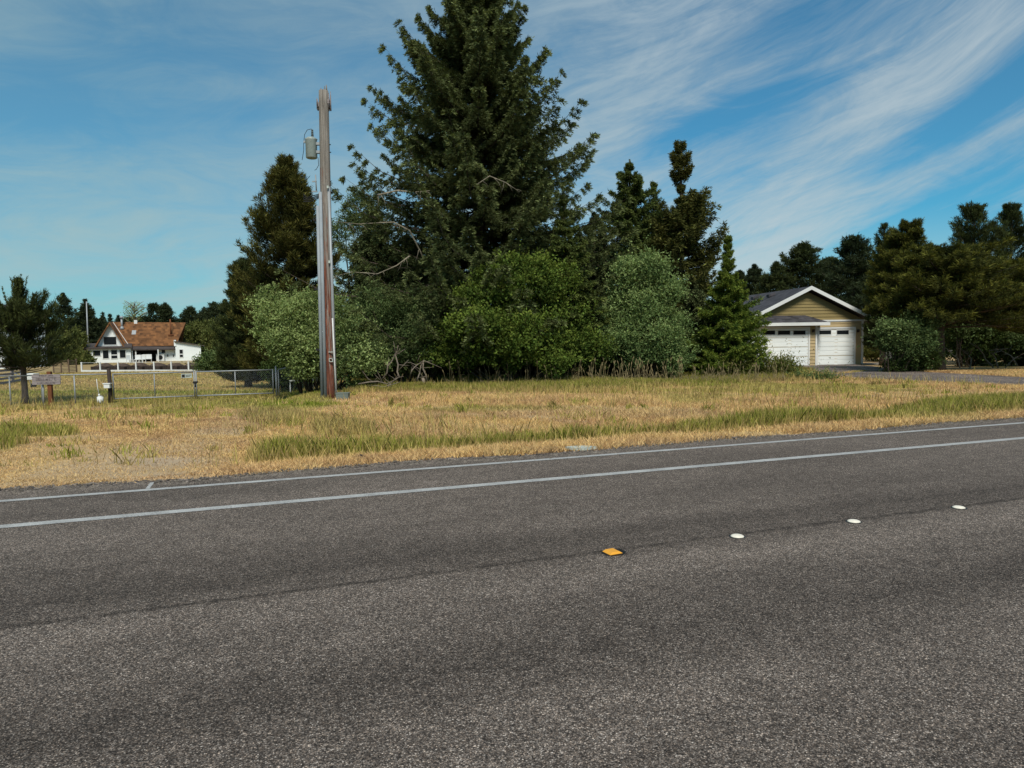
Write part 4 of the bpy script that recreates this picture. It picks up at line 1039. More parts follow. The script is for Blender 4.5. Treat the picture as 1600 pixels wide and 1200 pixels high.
# standing stone
b = gp(1386, 43.5); m = MB(); rr = np.random.default_rng(4)
for p_, r_ in (((0, 0, 0), 0),):
    m.tube([(0, 0, -.05), (.02, 0, .3), (-.03, 0, .75), (.04, 0, 1.05), (.02, 0, 1.2), (.03, 0, 1.36)], [.36, .31, .24, .15, .16, .06], 9)
for v in m.b.verts: v.co += Vector(rr.normal(0, .02, 3))
o = m.build('standing_stone', M['stat']); o.location = b; tag(o, 'tapering grey carved stone figure standing right of the garage', 'statue')
# parked white car behind the garden, only its roof shows
def car():
    b = gp(1352, 60); root = empty('parked_car', b, 'white parked car whose roof shows past the garage corner', 'car', rz=rad(10))
    m = MB(); m.prism([(-2.2, .3), (2.2, .3), (2.25, .8), (1.5, .95), (.9, 1.5), (-1.2, 1.55), (-1.9, 1.0), (-2.25, .85)], -.85, .85); m.build('body', M['white_trim'], root, bevel=.06)
    m = MB(); m.prism([(-1.1, 1.45), (.8, 1.4), (1.25, 1.0), (-1.6, 1.02)], -.86, .86); m.build('window', M['glass'], root)
    for x in (-1.4, 1.4):
        for y in (-.86, .66):
            m = MB(); m.tube([(x, y, .32), (x, y + .2, .32)], .32, 14); m.build('wheel', M['black'], root)
car()
# low rail fence at the right
def rail_fence(name, pts, rails, post, mat, label, cat='fence', ph=1.0, rail_h=.1, every=1, post_name='post'):
    P = [Vector(p) for p in pts]; root = empty(name, P[0], label, cat)
    for i, p in enumerate(P):
        q = p - P[0]; m = MB(); m.box(q.x - post / 2, q.x + post / 2, q.y - post / 2, q.y + post / 2, q.z - .1, q.z + ph); m.build(post_name, M[mat], root)
    m = MB()
    for a, c in zip(P, P[1:]):
        a = a - P[0]; c = c - P[0]; d = c - a; L = d.length; ang = math.atan2(d.y, d.x)
        for z in rails:
            Mx = Matrix.Translation(a + Vector((0, 0, z))) @ Matrix.Rotation(ang, 4, 'Z') @ Matrix.Rotation(-math.atan2(d.z, math.hypot(d.x, d.y)), 4, 'Y')
            m.box(post / 2 + .002, L - post / 2 - .002, -.02, .02, -rail_h / 2, rail_h / 2, Mx)
    m.build('rails', M[mat], root); return root
rail_fence('rail_fence', [gp(x, 46) for x in range(1440, 1700, 32)], (.3, .62), .1, 'concrete', 'low pale rail fence seen under the right-hand pines', ph=.75)

def farmhouse():
    fr = Frame(gp(225, 96), rad(25)); f = fr.loc
    root = empty('farmhouse', fr.o, 'white farmhouse with steep orange-brown shake roof and A-shaped gable', 'house', rz=fr.rz)
    P = lambda px, py, ly: (f(px, py, ly)[0], ly, f(px, py, ly)[1])
    def slabq(pts, th, name, mat):
        m = MB(); a = [Vector(p) for p in pts]; n = (a[1] - a[0]).cross(a[-1] - a[0]).normalized()
        if n.z < 0: n = -n
        b_ = [p - n * th for p in a]; A = [m.b.verts.new(p) for p in a]; B = [m.b.verts.new(p) for p in b_]
        m.b.faces.new(A); m.b.faces.new(B[::-1])
        for i in range(len(A)): m.b.faces.new((A[i], B[i], B[(i + 1) % len(A)], A[(i + 1) % len(A)]))
        return m.build(name, mat, root)
    def wallbox(p0, p1, ptop, ly, depth, name='wall', mat='white'):
        x0 = f(p0, ptop, ly)[0]; x1 = f(p1, ptop, ly)[0]; z = f((p0 + p1) / 2, ptop, ly)[1]; m = MB(); m.box(x0, x1, ly, ly + depth, -1.2, z); return m.build(name, M[mat], root)
    wallbox(125, 204, 544, 0, 5.0)            # left wing
    wallbox(246, 274, 545, 1.6, 4.0)
    x0 = f(204, 545, 3.2)[0]; x1 = f(246, 545, 3.2)[0]; z = f(225, 545, 3.2)[1]; m = MB(); m.box(x0, x1, 3.4, 3.6, -.6, z); m.build('porch_back_wall', M['porch_shade'], root)  # shade of the porch recess put into the back wall's near-black colour
    # low roofs
    slabq([P(120, 543.5, -.5), P(206, 542, -.5), P(206, 536, 3.2), P(135, 536.5, 3.2)], .2, 'wing_roof', M['porch_roof'])
    slabq([P(206.4, 545.5, .2), P(274, 544.5, .8), P(274, 540.5, 3.2), P(206.4, 540, 3.2)], .18, 'porch_roof', M['porch_roof'])
    # main roof
    slabq([P(196, 541, 2.6), P(275, 540, 2.6), P(290, 504, 5.6), P(175, 503, 5.6)], .2, 'roof', M['shake'])
    slabq([P(290, 504, 5.62), P(175, 503, 5.62), P(190, 545, 9.2), P(283, 545, 9.2)], .2, 'roof', M['shake'])
    m = MB(); a = P(283, 513, 5.5); b1 = P(279.5, 542, 3.2); b2 = P(286, 542, 8.2)
    m.prism([(b1[1], -.5), (b2[1], -.5), (b2[1], b2[2]), (a[1], a[2]), (b1[1], b1[2])], b1[0] - .3, b1[0], ax='x') ; m.build('gable_wall', M['white'], root)
    # white line of flashing beside the valley and rake edges
    # A-frame gable
    ap = P(171, 502.5, -.1); L = P(147.5, 541.5, -.1); R = P(194.5, 541.5, -.1)
    m = MB(); m.prism([(ap[0], ap[2] - .25), (L[0] + .25, L[2]), (R[0] - .25, R[2])], .6, 4.0); m.build('gable_wall', M['white'], root)
    for S_ in (L, R):
        dirn = Vector((S_[0] - ap[0], 0, S_[2] - ap[2])).normalized(); nn = Vector((-dirn.z, 0, dirn.x)) 
        if nn.z < 0: nn = -nn
        m = MB(); a = Vector((ap[0], 0, ap[2])); c = Vector((S_[0], 0, S_[2]))
        m.prism([(a.x, a.z), (c.x, c.z), ((c - nn * .15).x, (c - nn * .15).z), (a.x, a.z - .30)], -.1, 4.6); m.build('gable_roof', M['shake'], root)
    slabq([P(176.5, 503.5, 3.0), P(177.4, 503.5, 3.0), P(202, 540, 2.4), P(201, 540, 2.4)], .1, 'flashing', M['white_trim'])
    def win(x0p, x1p, y0p, y1p, ly, bar=False):
        a = f(x0p, y0p, ly); b_ = f(x1p, y1p, ly); fw = .07
        m = MB(); m.box(a[0] - fw, b_[0] + fw, ly - .05, ly - .002, a[1], a[1] + fw); m.box(a[0] - fw, b_[0] + fw, ly - .05, ly - .002, b_[1] - fw, b_[1])
        m.box(a[0] - fw, a[0], ly - .05, ly - .002, b_[1], a[1]); m.box(b_[0], b_[0] + fw, ly - .05, ly - .002, b_[1], a[1])
        if bar: zz = (a[1] + b_[1]) / 2 - .1; m.box(a[0], b_[0], ly - .045, ly - .032, zz - .06, zz + .06)
        w = m.build('window', M['white_trim'], root); m = MB(); m.box(a[0], b_[0], ly - .03, ly - .003, b_[1], a[1]); m.build('pane', M['glass'], w)
    win(162, 182, 526.5, 538.5, .6)
    for a in ((130.5, 142, 548, 556), (145.5, 157, 548, 556), (160.5, 170, 547.5, 560), (187, 196.5, 547, 559)): win(*a, 0)
    win(173.5, 183.5, 547, 560, 0, True); win(252.5, 258, 546, 551.5, 1.6); win(280.5, 286, 546.5, 558, .9, True)
    # posts of the porch
    for px in (206.5, 212, 247):
        x = f(px, 550, .5)[0]; m = MB(); m.box(x - .07, x + .07, .45, .59, -.5, f(px, 546, .5)[1]); m.build('porch_post', M['white_trim'], root)
    # shed on the right
    a = P(273.5, 534, .9); b_ = P(313.5, 540, .9)
    m = MB(); m.prism([(a[0], -1.2), (b_[0], -1.2), (b_[0], b_[2]), (a[0], a[2])], .9, 5.6); m.build('wing_wall', M['white'], root)
    m = MB(); m.prism([(a[0] - .1, a[2] + .12), (b_[0] + .5, b_[2] + .02), (b_[0] + .5, b_[2] - .1), (a[0] - .1, a[2] + .003)], .6, 5.9); m.build('wing_roof', M['porch_roof'], root)
    m = MB(); m.box(a[0] - .15, a[0] + .12, .8, 2.5, a[2] - .6, a[2] + .25); m.build('parapet', M['white'], root)
    # chimneys, vent, skylight
    x, z = f(190.5, 511, 4.9); m = MB(); m.cyl((x, 4.9), .13, z - .3, z + 1.2, 12); m.cyl((x, 4.9), .24, z + 1.2, z + 1.5, 12); m.cyl((x, 4.9), .35, z - .35, z + .1, 12, .15); m.build('chimney_flue', M['galv'], root)
    x, z = f(267, 523, 4.0); m = MB(); m.cyl((x, 3.9), .10, z - .1, z + 2.2, 10); m.box(x - .35, x + .35, 3.7, 3.95, z - .12, z + .05); m.build('vent_pipe', M['redwood'], root)
    x, z = f(212, 504, 5.6); m = MB(); m.box(x - .2, x + .2, 5.4, 5.8, z - .2, z + .35); m.build('roof_vent', M['white_trim'], root)
    slabq([P(205.5, 522.5, 4.02), P(212, 522.5, 4.02), P(213, 516, 4.5), P(206.5, 516, 4.5)], .1, 'skylight', M['galv'])
    x, z = f(250.5, 558.5, 1.55); m = MB(); m.box(x - .5, x + .5, 1.2, 1.58, z - .5, z + .5); h = m.build('heat_pump', M['white_trim'], root)
    m = MB(); m.tube([(x, 1.185, z), (x, 1.195, z)], .32, 16); m.build('fan', M['black'], h)
    for px in (262, 271):
        x, z = f(px, 555, 1.55); m = MB(); m.box(x - .06, x + .06, 1.5, 1.59, z - .2, z + .1); m.build('wall_fitting', M['brass'], root)
farmhouse()
# patio chairs
def chair(px, Y, lab, rz, w=.6):
    b = gp(px, Y); root = empty('patio_chair', b, lab, 'chair', 'white patio furniture by the farmhouse porch', rz)
    m = MB(); m.box(-w / 2, w / 2, -.3, .3, .42, .47); m.build('seat', M['white_trim'], root)
    m = MB(); m.box(-w / 2, w / 2, .27, .32, .475, 1.05); m.build('backrest', M['white_trim'], root)
    for x in (-w / 2 + .03, w / 2 - .03):
        for y in (-.27, .27):
            m = MB(); m.box(x - .025, x + .025, y - .025, y + .025, -.05, .418); m.build('leg', M['white_trim'], root)
for px, Y, lab, rz, w in ((203, 90.5, 'white patio chair farthest left by the porch post', 1.2, .6), (215, 91, 'white patio chair in front of the porch opening', .2, .7), (222, 91, 'white patio chair right next to the bench', -.3, .7), (230, 94, 'long white bench in front of the dark porch', .4, 1.1)):
    chair(px, Y, lab, rz, w)
# white paddock fence and dark raised beds
pts = [gp(x, y) for x, y in ((128, 62), (157, 61.5), (185, 61), (213, 60.5), (241, 60), (268, 59.5), (295, 59), (322, 58.5))]
rail_fence('white_fence', pts, (.80,), .10, 'white_trim', 'low white post fence in front of the farmhouse', ph=.85, rail_h=.02)
for i, (a, c) in enumerate(zip(pts, pts[1:])):
    root = empty('raised_bed', a, ['leftmost', 'second', 'third', 'fourth', 'fifth', 'sixth', 'seventh'][i] + ' dark garden bed from the left behind the white fence', 'garden bed', 'garden beds behind the white fence')
    d = c - a; L = d.length; root.rotation_euler = (0, 0, math.atan2(d.y, d.x)); m = MB()
    m.box(.15, L - .15, .8, .86, -.1, .42); m.box(.15, L - .15, 2.1, 2.16, -.1, .45); m.box(.15, .21, .861, 2.099, -.1, .42); m.box(L - .21, L - .15, .861, 2.099, -.1, .42); m.build('planks', M['darkwood'], root)
    m = MB(); n = 14; rr = np.random.default_rng(i)
    g_ = [[m.b.verts.new((.22 + (L - .44) * u / n, .87 + 1.2 * v / 4, .36 + .34 * math.sin(PI * u / n) ** .6 * math.sin(PI * (v + .4) / 4.8) + rr.normal(0, .03))) for v in range(5)] for u in range(n + 1)]
    for u in range(n):
        for v in range(4): m.b.faces.new((g_[u][v], g_[u + 1][v], g_[u + 1][v + 1], g_[u][v + 1]))
    m.build('soil_heap', M['tan_dirt'], root)
    # white kerb board at the foot of the fence
    m = MB(); m.box(.07, L - .07, -.05, .0, -.05, .16); m.build('edging_board', M['white_trim'], root)
# brown lattice fence piece, zigzag split-rail fence
rail_fence('lattice_fence', [gp(x, y) for x, y in ((84, 58), (96, 58), (108, 58.5), (120, 59.5))], [.1 + .12 * k for k in range(9)], .08, 'brownfence', 'brown slatted fence between the near pine and the white fence', ph=1.2, rail_h=.05)
rail_fence('split_rail_fence', [gp(x, y) for x, y in ((-45, 41), (-25, 43), (-5, 41), (20, 43.5), (34, 46))], [.12 + .24 * k for k in range(6)], .13, 'oldwood', 'stacked grey split-rail fence behind the left edge pine', ph=1.45, rail_h=.12)
# garden cart behind the pine
def cart():
    b = gp(49, 37); root = empty('garden_cart', b, 'small white garden cart half hidden behind the left edge pine trunk', 'cart')
    m = MB(); m.prism([(-.28, .45), (.22, .45), (.32, .78), (-.36, .78)], -.25, .25); m.build('tub', M['white_trim'], root, bevel=.02)
    m = MB(); m.tube([(.12, -.04, .14), (.12, .04, .14)], .14, 14); m.build('wheel', M['black'], root)
    for y in (-.2, .2): m = MB(); m.tube([(.14, y, .14), (.05, y, .45), (-.7, y, .8)], .018, 6); m.build('handle', M['galv'], root)
cart()
# neighbouring house at the left edge
def sliver():
    b = gp(-45, 75); root = empty('neighbour_house', b, 'grey-roofed house cut off by the left edge', 'house')
    fz = lambda px, py: at(px, py, 75) - b
    a = fz(-18, 474); e = fz(9, 489)
    m = MB(); m.box(-4, e.x - .5, 0, 7, -.3, e.z - .1); m.build('wall', M['white'], root)
    for s_ in (1, -1):
        x1 = a.x + s_ * (e.x - a.x); m = MB(); m.prism([(a.x, a.z), (x1, e.z), (x1, e.z - .25), (a.x, a.z - .25)], -.5, 7.5); m.build('roof', M['shingle'], root)
        m = MB(); m.prism([(a.x, a.z + .02), (x1, e.z + .02), (x1, e.z - .28), (a.x, a.z - .28)], -.56, -.503); m.build('rake_board', M['white_trim'], root)
    m = MB(); m.prism([(a.x, a.z - .3), (a.x * 2 - e.x + .5, e.z - .12), (e.x - .5, e.z - .12)], -.0, .3); m.build('gable_wall', M['shingle'], root)
sliver()
# flagpole and distant wooden pole
b = gp(138.5, 112); t_ = at(135, 471, 112); m = MB(); m.tube([(0, 0, 0), (t_.x - b.x, 0, t_.z - b.z)], [.13, .08], 8); o = m.build('metal_pole', M['galv']); o.location = b; tag(o, 'silver metal pole standing left of the farmhouse', 'pole')
b = gp(133, 125); t_ = at(132, 468, 125); m = MB(); m.tube([(0, 0, 0), (t_.x - b.x, 0, t_.z - b.z)], [.16, .12], 8); m.box(t_.x - b.x - .8, t_.x - b.x + .8, -.06, .06, t_.z - b.z - .8, t_.z - b.z - .65); o = m.build('distant_utility_pole', M['darkwood']); o.location = b; tag(o, 'dark distant wooden utility pole behind the silver pole', 'pole')
# small barn-like red thing beyond the bushes
b = gp(371, 85); root = empty('garden_shed', b, 'tiny reddish shed seen past the round bushes', 'shed'); m = MB(); m.box(-.9, .9, 0, 2, -.1, 1.5); m.build('wall', M['darkwood'], root)
m = MB(); m.prism([(-1.1, 1.502), (1.1, 1.502), (0, 2.5)], -.2, 2.2); m.build('roof', surf('faded_red_roof', (.35, .12, .08, 1), var=.2), root)

# ------------------------------------------------------------------ chain-link gate and fence
def mesh_fabric(L, h, z0=.06, step=.075, w=.0022):
    q = []
    n = int((L + h) / step)
    for k in range(n):
        for sg in (1, -1):
            x0 = k * step - (h if sg > 0 else 0); a0, a1 = (x0, z0), (x0 + h, z0 + h)
            if sg < 0: a0, a1 = (x0, z0), (x0 - h, z0 + h)
            # clip to 0..L
            (xa, za), (xb, zb) = a0, a1; lo, hi = 0.0, 1.0; dx = xb - xa
            t0, t1 = sorted(((0 - xa) / dx, (L - xa) / dx)); lo = max(lo, t0); hi = min(hi, t1)
            if hi - lo < .02: continue
            p = (xa + dx * lo, za + (zb - za) * lo); r = (xa + dx * hi, za + (zb - za) * hi)
            y = .003 * sg
            q += [(p[0] - w, y, p[1]), (p[0] + w, y, p[1]), (r[0] + w, y, r[1]), (r[0] - w, y, r[1])]
            q += [(p[0], y - w, p[1]), (p[0], y + w, p[1]), (r[0], y + w, r[1]), (r[0], y - w, r[1])]
    return npmesh('mesh', np.array(q), 4)
G0 = gp(177, 24.6); G1 = gp(430, 26.3)
ga = math.atan2(G1.y - G0.y, G1.x - G0.x); GL = (G1 - G0).length; gtilt = math.atan2(G1.z - G0.z, math.hypot(G1.x - G0.x, G1.y - G0.y))
GH = 1.0
def leaf(u0, u1, label, sign=None, latch=False):
    o_ = G0.lerp(G1, u0 / GL); L = u1 - u0
    root = empty('gate', o_, label, 'gate', 'two leaves of the chain-link gate', ga); root.rotation_euler = (0, -gtilt, ga)
    m = MB(); m.tube([(0, 0, .106), (0, 0, GH + .024)], .024, 8); m.tube([(L, 0, .106), (L, 0, GH + .024)], .024, 8); m.tube([(.02, 0, GH), (L - .02, 0, GH)], .023, 8); m.tube([(.02, 0, .13), (L - .02, 0, .13)], .023, 8)
    m.tube([(L / 2, 0, .155), (L / 2, 0, GH - .025)], .018, 8)
    m.build('frame', M['galv'], root)
    link('wire_mesh', mesh_fabric(L, GH - .14, z0=.14), M['galv'], root)
    if latch:
        m = MB(); m.box(L - .05, L + .12, -.05, .05, GH * .60, GH * .66); m.tube([(L + .03, 0, GH * .45), (L + .03, 0, GH * .6)], .035, 8); m.build('latch', M['black'], root)
        m = MB(); m.box(L - .42, L - .07, -.034, -.026, GH - .21, GH - .05); s_ = m.build('notice', M['rag'], root)
        m = MB(); m.box(L - .40, L - .30, -.038, -.035, GH - .19, GH - .08); m.box(L - .27, L - .10, -.038, -.035, GH - .12, GH - .10); m.box(L - .27, L - .14, -.038, -.035, GH - .17, GH - .15); m.build('lettering', M['black'], s_)
U = lambda px: (gp(px, 24.6 + (px - 177) / 253 * 1.7) - G0).length
leaf(0.03, U(305), 'left leaf of the galvanised chain-link gate, with a small notice', latch=True)
leaf(U(308), U(427.5), 'right leaf of the galvanised chain-link gate')
b = gp(432.5, 26.35); m = MB(); m.cyl((0, 0), .035, -.1, 1.1, 10); m.cyl((0, 0), .045, 1.1, 1.14, 10, .01); o = m.build('gate_post', M['galv']); o.location = b; tag(o, 'galvanised steel post at the right end of the gate', 'post')
def wire_fence(pts, label, h=1.0):
    P = [Vector(p) for p in pts]; root = empty('wire_fence', P[0], label, 'fence')
    m = MB(); m.tube([p - P[0] + Vector((0, 0, h)) for p in P], .021, 8); m.build('top_rail', M['galv'], root)
    for a, c in zip(P, P[1:]):
        q = a - P[0]; m = MB(); m.cyl((q.x, q.y), .024, q.z - .1, q.z + h - .022, 8); m.build('post', M['galv'], root)
        d = c - a; mo = link('wire_mesh', mesh_fabric(d.length, h - .08), M['galv'], root); mo.location = q
        mo.rotation_euler = (0, -math.atan2(d.z, math.hypot(d.x, d.y)), math.atan2(d.y, d.x))
wire_fence([gp(x, y) for x, y in ((-90, 23.9), (-35, 24.1), (17, 24.3), (67, 24.45), (118, 24.55), (171, 24.7))], 'chain-link fence with a top rail left of the wooden gate post')
wire_fence([gp(x, y) for x, y in ((436, 26.4), (490, 26.8), (545, 27.2))], 'chain-link fence running from the gate into the willow')
# small white plastic chair
for px, py, lab in ((466, 568, 'small white plastic chair back peeking over the fence by the willow'),):
    b = gp(px, 28.2); z = at(px, 575, 28.2).z - b.z; root = empty('plastic_chair', b, lab, 'chair'); m = MB()
    m.box(-.2, .2, -.02, .02, .48, z + .2); m.build('backrest', M['white_trim'], root); m = MB(); m.box(-.22, .22, -.42, -.025, .42, .46); m.build('seat', M['white_trim'], root)
    for x in (-.19, .19):
        for y in (-.39, -.01): m = MB(); m.box(x - .02, x + .02, y - .02, y + .02, -.05, .418); m.build('leg', M['white_trim'], root)
# wooden gate post with white box
b = gp(173, 24.45); root = empty('gate_post', b, 'dark wooden gate post with a white box fixed to it', 'post')
m = MB(); m.tube([(0, 0, -.1), (.01, 0, .6), (-.01, 0, 1.22)], [.075, .07, .06], 9); m.build('post', M['darkwood'], root)
m = MB(); m.box(-.10, .10, -.20, -.08, .53, .67); m.box(-.13, .13, -.22, -.075, .672, .70); m.build('mail_box', M['white_trim'], root)
# white container
b = gp(157, 23.9); root = empty('white_jug', b, 'white plastic container with a neck standing left of the wooden gate post', 'container')
m = MB(); m.cyl((0, 0), .095, 0, .24, 16, .10); m.cyl((0, 0), .10, .241, .27, 16, .05); m.build('body', M['white_trim'], root)
m = MB(); m.cyl((-.03, 0), .03, .272, .34, 10); m.tube([(-.03, 0, .34), (-.07, 0, .55), (-.09, 0, .85)], .010, 5); m.build('neck', M['white_trim'], root)
# wooden sign
def sign():
    b = gp(76, 23.4); root = empty('wooden_sign', b, 'weathered grey plank sign with carved lettering on two posts', 'sign', rz=rad(8))
    k = 23.4 / F; f = lambda px, py: ((at(px, py, 23.4) - b).x, (at(px, py, 23.4) - b).z)
    x0, z1 = f(53.5, 585); x1, z0 = f(96, 600.5)
    m = MB(); n = 3; h = (z1 - z0) / n
    for i in range(n): m.box(x0 + .008 * (i % 2), x1 - .012 * ((i + 1) % 2), -.11, -.075, z0 + i * h + .003, z0 + (i + 1) * h - .003)
    bd = m.build('board', M['oldwood'], root, bevel=.006)
    m = MB(); rr = np.random.default_rng(9); w = x1 - x0; cx = (x0 + x1) / 2; cz = (z0 + z1) / 2
    def glyphs(xa, xb, fz, hh, n):
        for i in range(n):
            x = xa + (xb - xa) * (i + .5) / n; z = fz(x); gw = (xb - xa) / n * .62
            for s_ in range(3):
                if rr.random() < .5: a = x - gw / 2 + rr.choice([0, gw * .8]); m.box(a, a + .010, -.1135, -.1105, z - hh / 2, z + hh / 2)
                else: zz = z + rr.choice([-hh / 2, 0, hh / 2 - .01]); m.box(x - gw / 2, x + gw / 2, -.1142, -.1108, zz, zz + .010)
    glyphs(cx - .22, cx + .22, lambda x: z1 - .045, .035, 10)
    glyphs(cx - .32, cx - .08, lambda x: cz + .01, .10, 5); glyphs(cx + .08, cx + .32, lambda x: cz + .01, .10, 5)
    glyphs(cx - .06, cx + .06, lambda x: cz - .005, .06, 3); glyphs(cx - .28, cx + .28, lambda x: z0 + .05, .05, 11)
    m.build('lettering', M['darkwood'], bd)
    xp = f(78, 600)[0]; m = MB(); m.box(xp - .06, xp + .06, -.07, .05, -.1, z1 + .09); m.build('post', M['redwood'], root)
    xp = f(67.5, 600)[0]; m = MB(); m.cyl((xp, 0), .026, -.1, z1 - .05, 8); m.build('steel_post', M['galv'], root)
sign()

# ------------------------------------------------------------------ utility pole
def utility_pole():
    Y = 20.0; b = gp(515, Y); root = empty('utility_pole', b, 'tall weathered wooden utility pole with a grey transformer and conduits', 'utility pole')
    f = lambda px, py, y=Y: at(px, py, y) - b
    tp = f(505.5, 142); H = tp.z; bx = lambda z: tp.x * z / H
    rng = np.random.default_rng(12); m = MB(); pts = []; rs = []
    for i in range(25):
        z = H * i / 24; pts.append((bx(z), 0, z - (.2 if i == 0 else 0))); rs.append(.175 - .045 * i / 24)
    m.tube(pts, rs, 18)
    top = max(v.co.z for v in m.b.verts)
    bmesh.ops.triangulate(m.b, faces=[f_ for f_ in m.b.faces if len(f_.verts) > 4])
    # splintered top
    for i in range(9):
        a = rng.uniform(0, 6.28); r = .09; x = tp.x + math.cos(a) * r; y = math.sin(a) * r; h = rng.uniform(.03, .17)
        m.tube([(x, y, H - .08), (x + rng.normal(0, .01), y, H + h)], [.028, .008], 5)
    m.build('pole', M['pole'], root)
    # rotten stubs of the crossarm
    for sx, px0, px1, y0, y1 in ((-1, 492, 498, 153, 171), (1, 511, 518, 140, 174)):
        a = f((px0 + px1) / 2, y0); c = f((px0 + px1) / 2, y1); m = MB()
        for k in range(5):
            xx = a.x + rng.uniform(-.05, .05); yy = rng.uniform(-.07, .07)
            m.tube([(xx, yy, c.z + rng.uniform(-.05, .1)), (xx + .01 * sx, yy, a.z - rng.uniform(.0, .15))], [.022, .008], 4)
        m.box(min(a.x, tp.x), max(a.x, tp.x), -.06, .06, (a.z + c.z) / 2 - .09, (a.z + c.z) / 2 + .02)
        m.build('crossarm_stub', M['oldwood'], root)
    # conduits on the left
    def pipe(pxt, pyt, pxb, y, r, name, mat, zb=-.05, dx=0):
        t_ = f(pxt, pyt, Y + y); bb = f(pxb, 622, Y + y); m = MB()
        m.tube([(bb.x, y, zb), ((bb.x + t_.x) / 2, y, t_.z / 2), (t_.x, y, t_.z)], r, 12); return m.build(name, M[mat], root)
    pipe(496.5, 322, 503.5, -.14, .048, 'conduit', 'conduit'); pipe(500.5, 300, 508.5, -.20, .046, 'conduit', 'conduit')
    pipe(513.5, 292, 525.0, -.10, .042, 'cable_guard', 'galv', zb=.3); pipe(519.5, 497, 525.5, -.24, .022, 'thin_pipe', 'white_pipe', zb=.12)
    for py in (344, 452, 546):
        z = f(510, py).z; m = MB(); m.box(bx(z) - .34, bx(z) - .12, -.10, -.03, z - .03, z + .03); m.build('bracket', M['black'], root)
    # tags and markers
    for px, py, w, h, mt in ((512, 292, .05, .07, 'rag'), (514.5, 409, .05, .07, 'rag'), (516.5, 550, .12, .02, 'rag'), (517, 560, .10, .018, 'rag'), (517.5, 565, .10, .018, 'rag'), (514.5, 562.5, .018, .09, 'rag'), (519.5, 562, .018, .09, 'rag')):
        p = f(px, py, Y - .2); m = MB(); m.box(p.x - w / 2, p.x + w / 2, -.205, -.17, p.z - h / 2, p.z + h / 2); m.build('tag', M[mt], root)
    # bolts
    for py, px in ((226, 514), (238, 514.5), (300, 517), (480, 522)):
        p = f(px, py); m = MB(); m.tube([(p.x - .02, 0, p.z), (p.x + .05, 0, p.z)], .014, 6); m.build('bolt', M['black'], root)
    # transformer
    c = f(487, 247.5, Y); t_ = f(487, 217.5, Y); r = .155; h = t_.z - c.z
    m = MB(); m.tube([(c.x, 0, c.z), (c.x, 0, c.z + .02), (c.x, 0, t_.z - .03), (c.x, 0, t_.z)], [r - .02, r, r, r + .02], 24); tr = m.build('transformer', M['tank'], root)
    m = MB(); m.tube([(c.x, 0, t_.z + .001), (c.x, 0, t_.z + .045)], [r + .01, r - .05], 24); m.build('lid', M['tank'], tr)
    m = MB(); zz = t_.z + .045
    for i in range(5): m.tube([(c.x + .04, 0, zz + i * .045), (c.x + .04, 0, zz + i * .045 + .03)], [.045 - i * .004, .03], 10)
    m.build('bushing', M['porcelain'], tr)
    for z in (c.z + h * .32, c.z + h * .75): m = MB(); m.box(c.x + r - .01, bx(z) - .12, -.05, .05, z - .035, z + .035); m.build('mount', M['galv'], tr)
    m = MB(); m.box(c.x - r - .05, c.x - r + .01, -.03, .03, t_.z - .1, t_.z - .04); m.build('lug', M['galv'], tr)
    w = lambda *P_: m.tube([f(x, y, Y - .02) for x, y in P_], .008, 5)
    m = MB(); w((488.5, 203), (486, 201.5), (480, 203), (476, 210), (474.5, 222), (474.5, 235), (472, 250)); w((497, 246), (498, 258), (494, 265), (491.5, 266)); m.build('wire', M['black'], root)
    # fuse holders and cables
    m = MB(); p = f(493, 273); q = f(494.5, 300); m.tube([p, q], .018, 8); m.box(q.x - .12, q.x + .02, -.02, .02, q.z, q.z + .03); m.box(p.x - .1, p.x + .02, -.02, .02, p.z - .2, p.z - .17); m.build('fuse_holder', M['galv'], root)
    m = MB()
    for k in range(4):
        m.tube([f(500.5, 301 + k, Y - .2), f(497, 304 + k * 2, Y - .1), f(488 - k, 306 + k * 3), f(480 - k, 309 + k * 2), f(474, 303 + k * 4)], .014, 6)
    m.build('cable', M['black'], root)
utility_pole()
b = gp(536, 19.6); b.z += .0; m = MB(); m.box(-.17, .17, -.13, .13, -.1, .15); m.box(-.18, .18, -.14, .14, .152, .18); o = m.build('ground_box', M['green_box'], bevel=.01); o.location = b; tag(o, 'small grey-green utility box in the grass right of the pole', 'utility box')

# ------------------------------------------------------------------ road studs
def stud():
    p = gpix(957, 868); p.z = 0; root = empty('reflector', p, 'square amber road reflector on a black tar spot', 'road marker', rz=TH + rad(6))
    m = MB(); h = .018; w, t_ = .052, .03
    B_ = [(-w, -w, .003), (w, -w, .003), (w, w, .003), (-w, w, .003)]; T_ = [(-t_, -w * .8, h), (t_, -w * .8, h), (t_, w * .8, h), (-t_, w * .8, h)]
    A = [m.b.verts.new(q) for q in B_]; C_ = [m.b.verts.new(q) for q in T_]; m.b.faces.new(A[::-1]); m.b.faces.new(C_)
    for i in range(4): m.b.faces.new((A[i], A[(i + 1) % 4], C_[(i + 1) % 4], C_[i]))
    m.build('amber_block', M['amber'], root, bevel=.002)
    m = MB(); n = 28; rr = np.random.default_rng(2)
    m.b.faces.new([m.b.verts.new(((.082 + rr.normal(0, .003)) * math.cos(2 * PI * i / n) * 1.05 + .01, (.075 + rr.normal(0, .003)) * math.sin(2 * PI * i / n), .002)) for i in range(n)]); m.build('tar_spot', M['tar'], root)
stud()
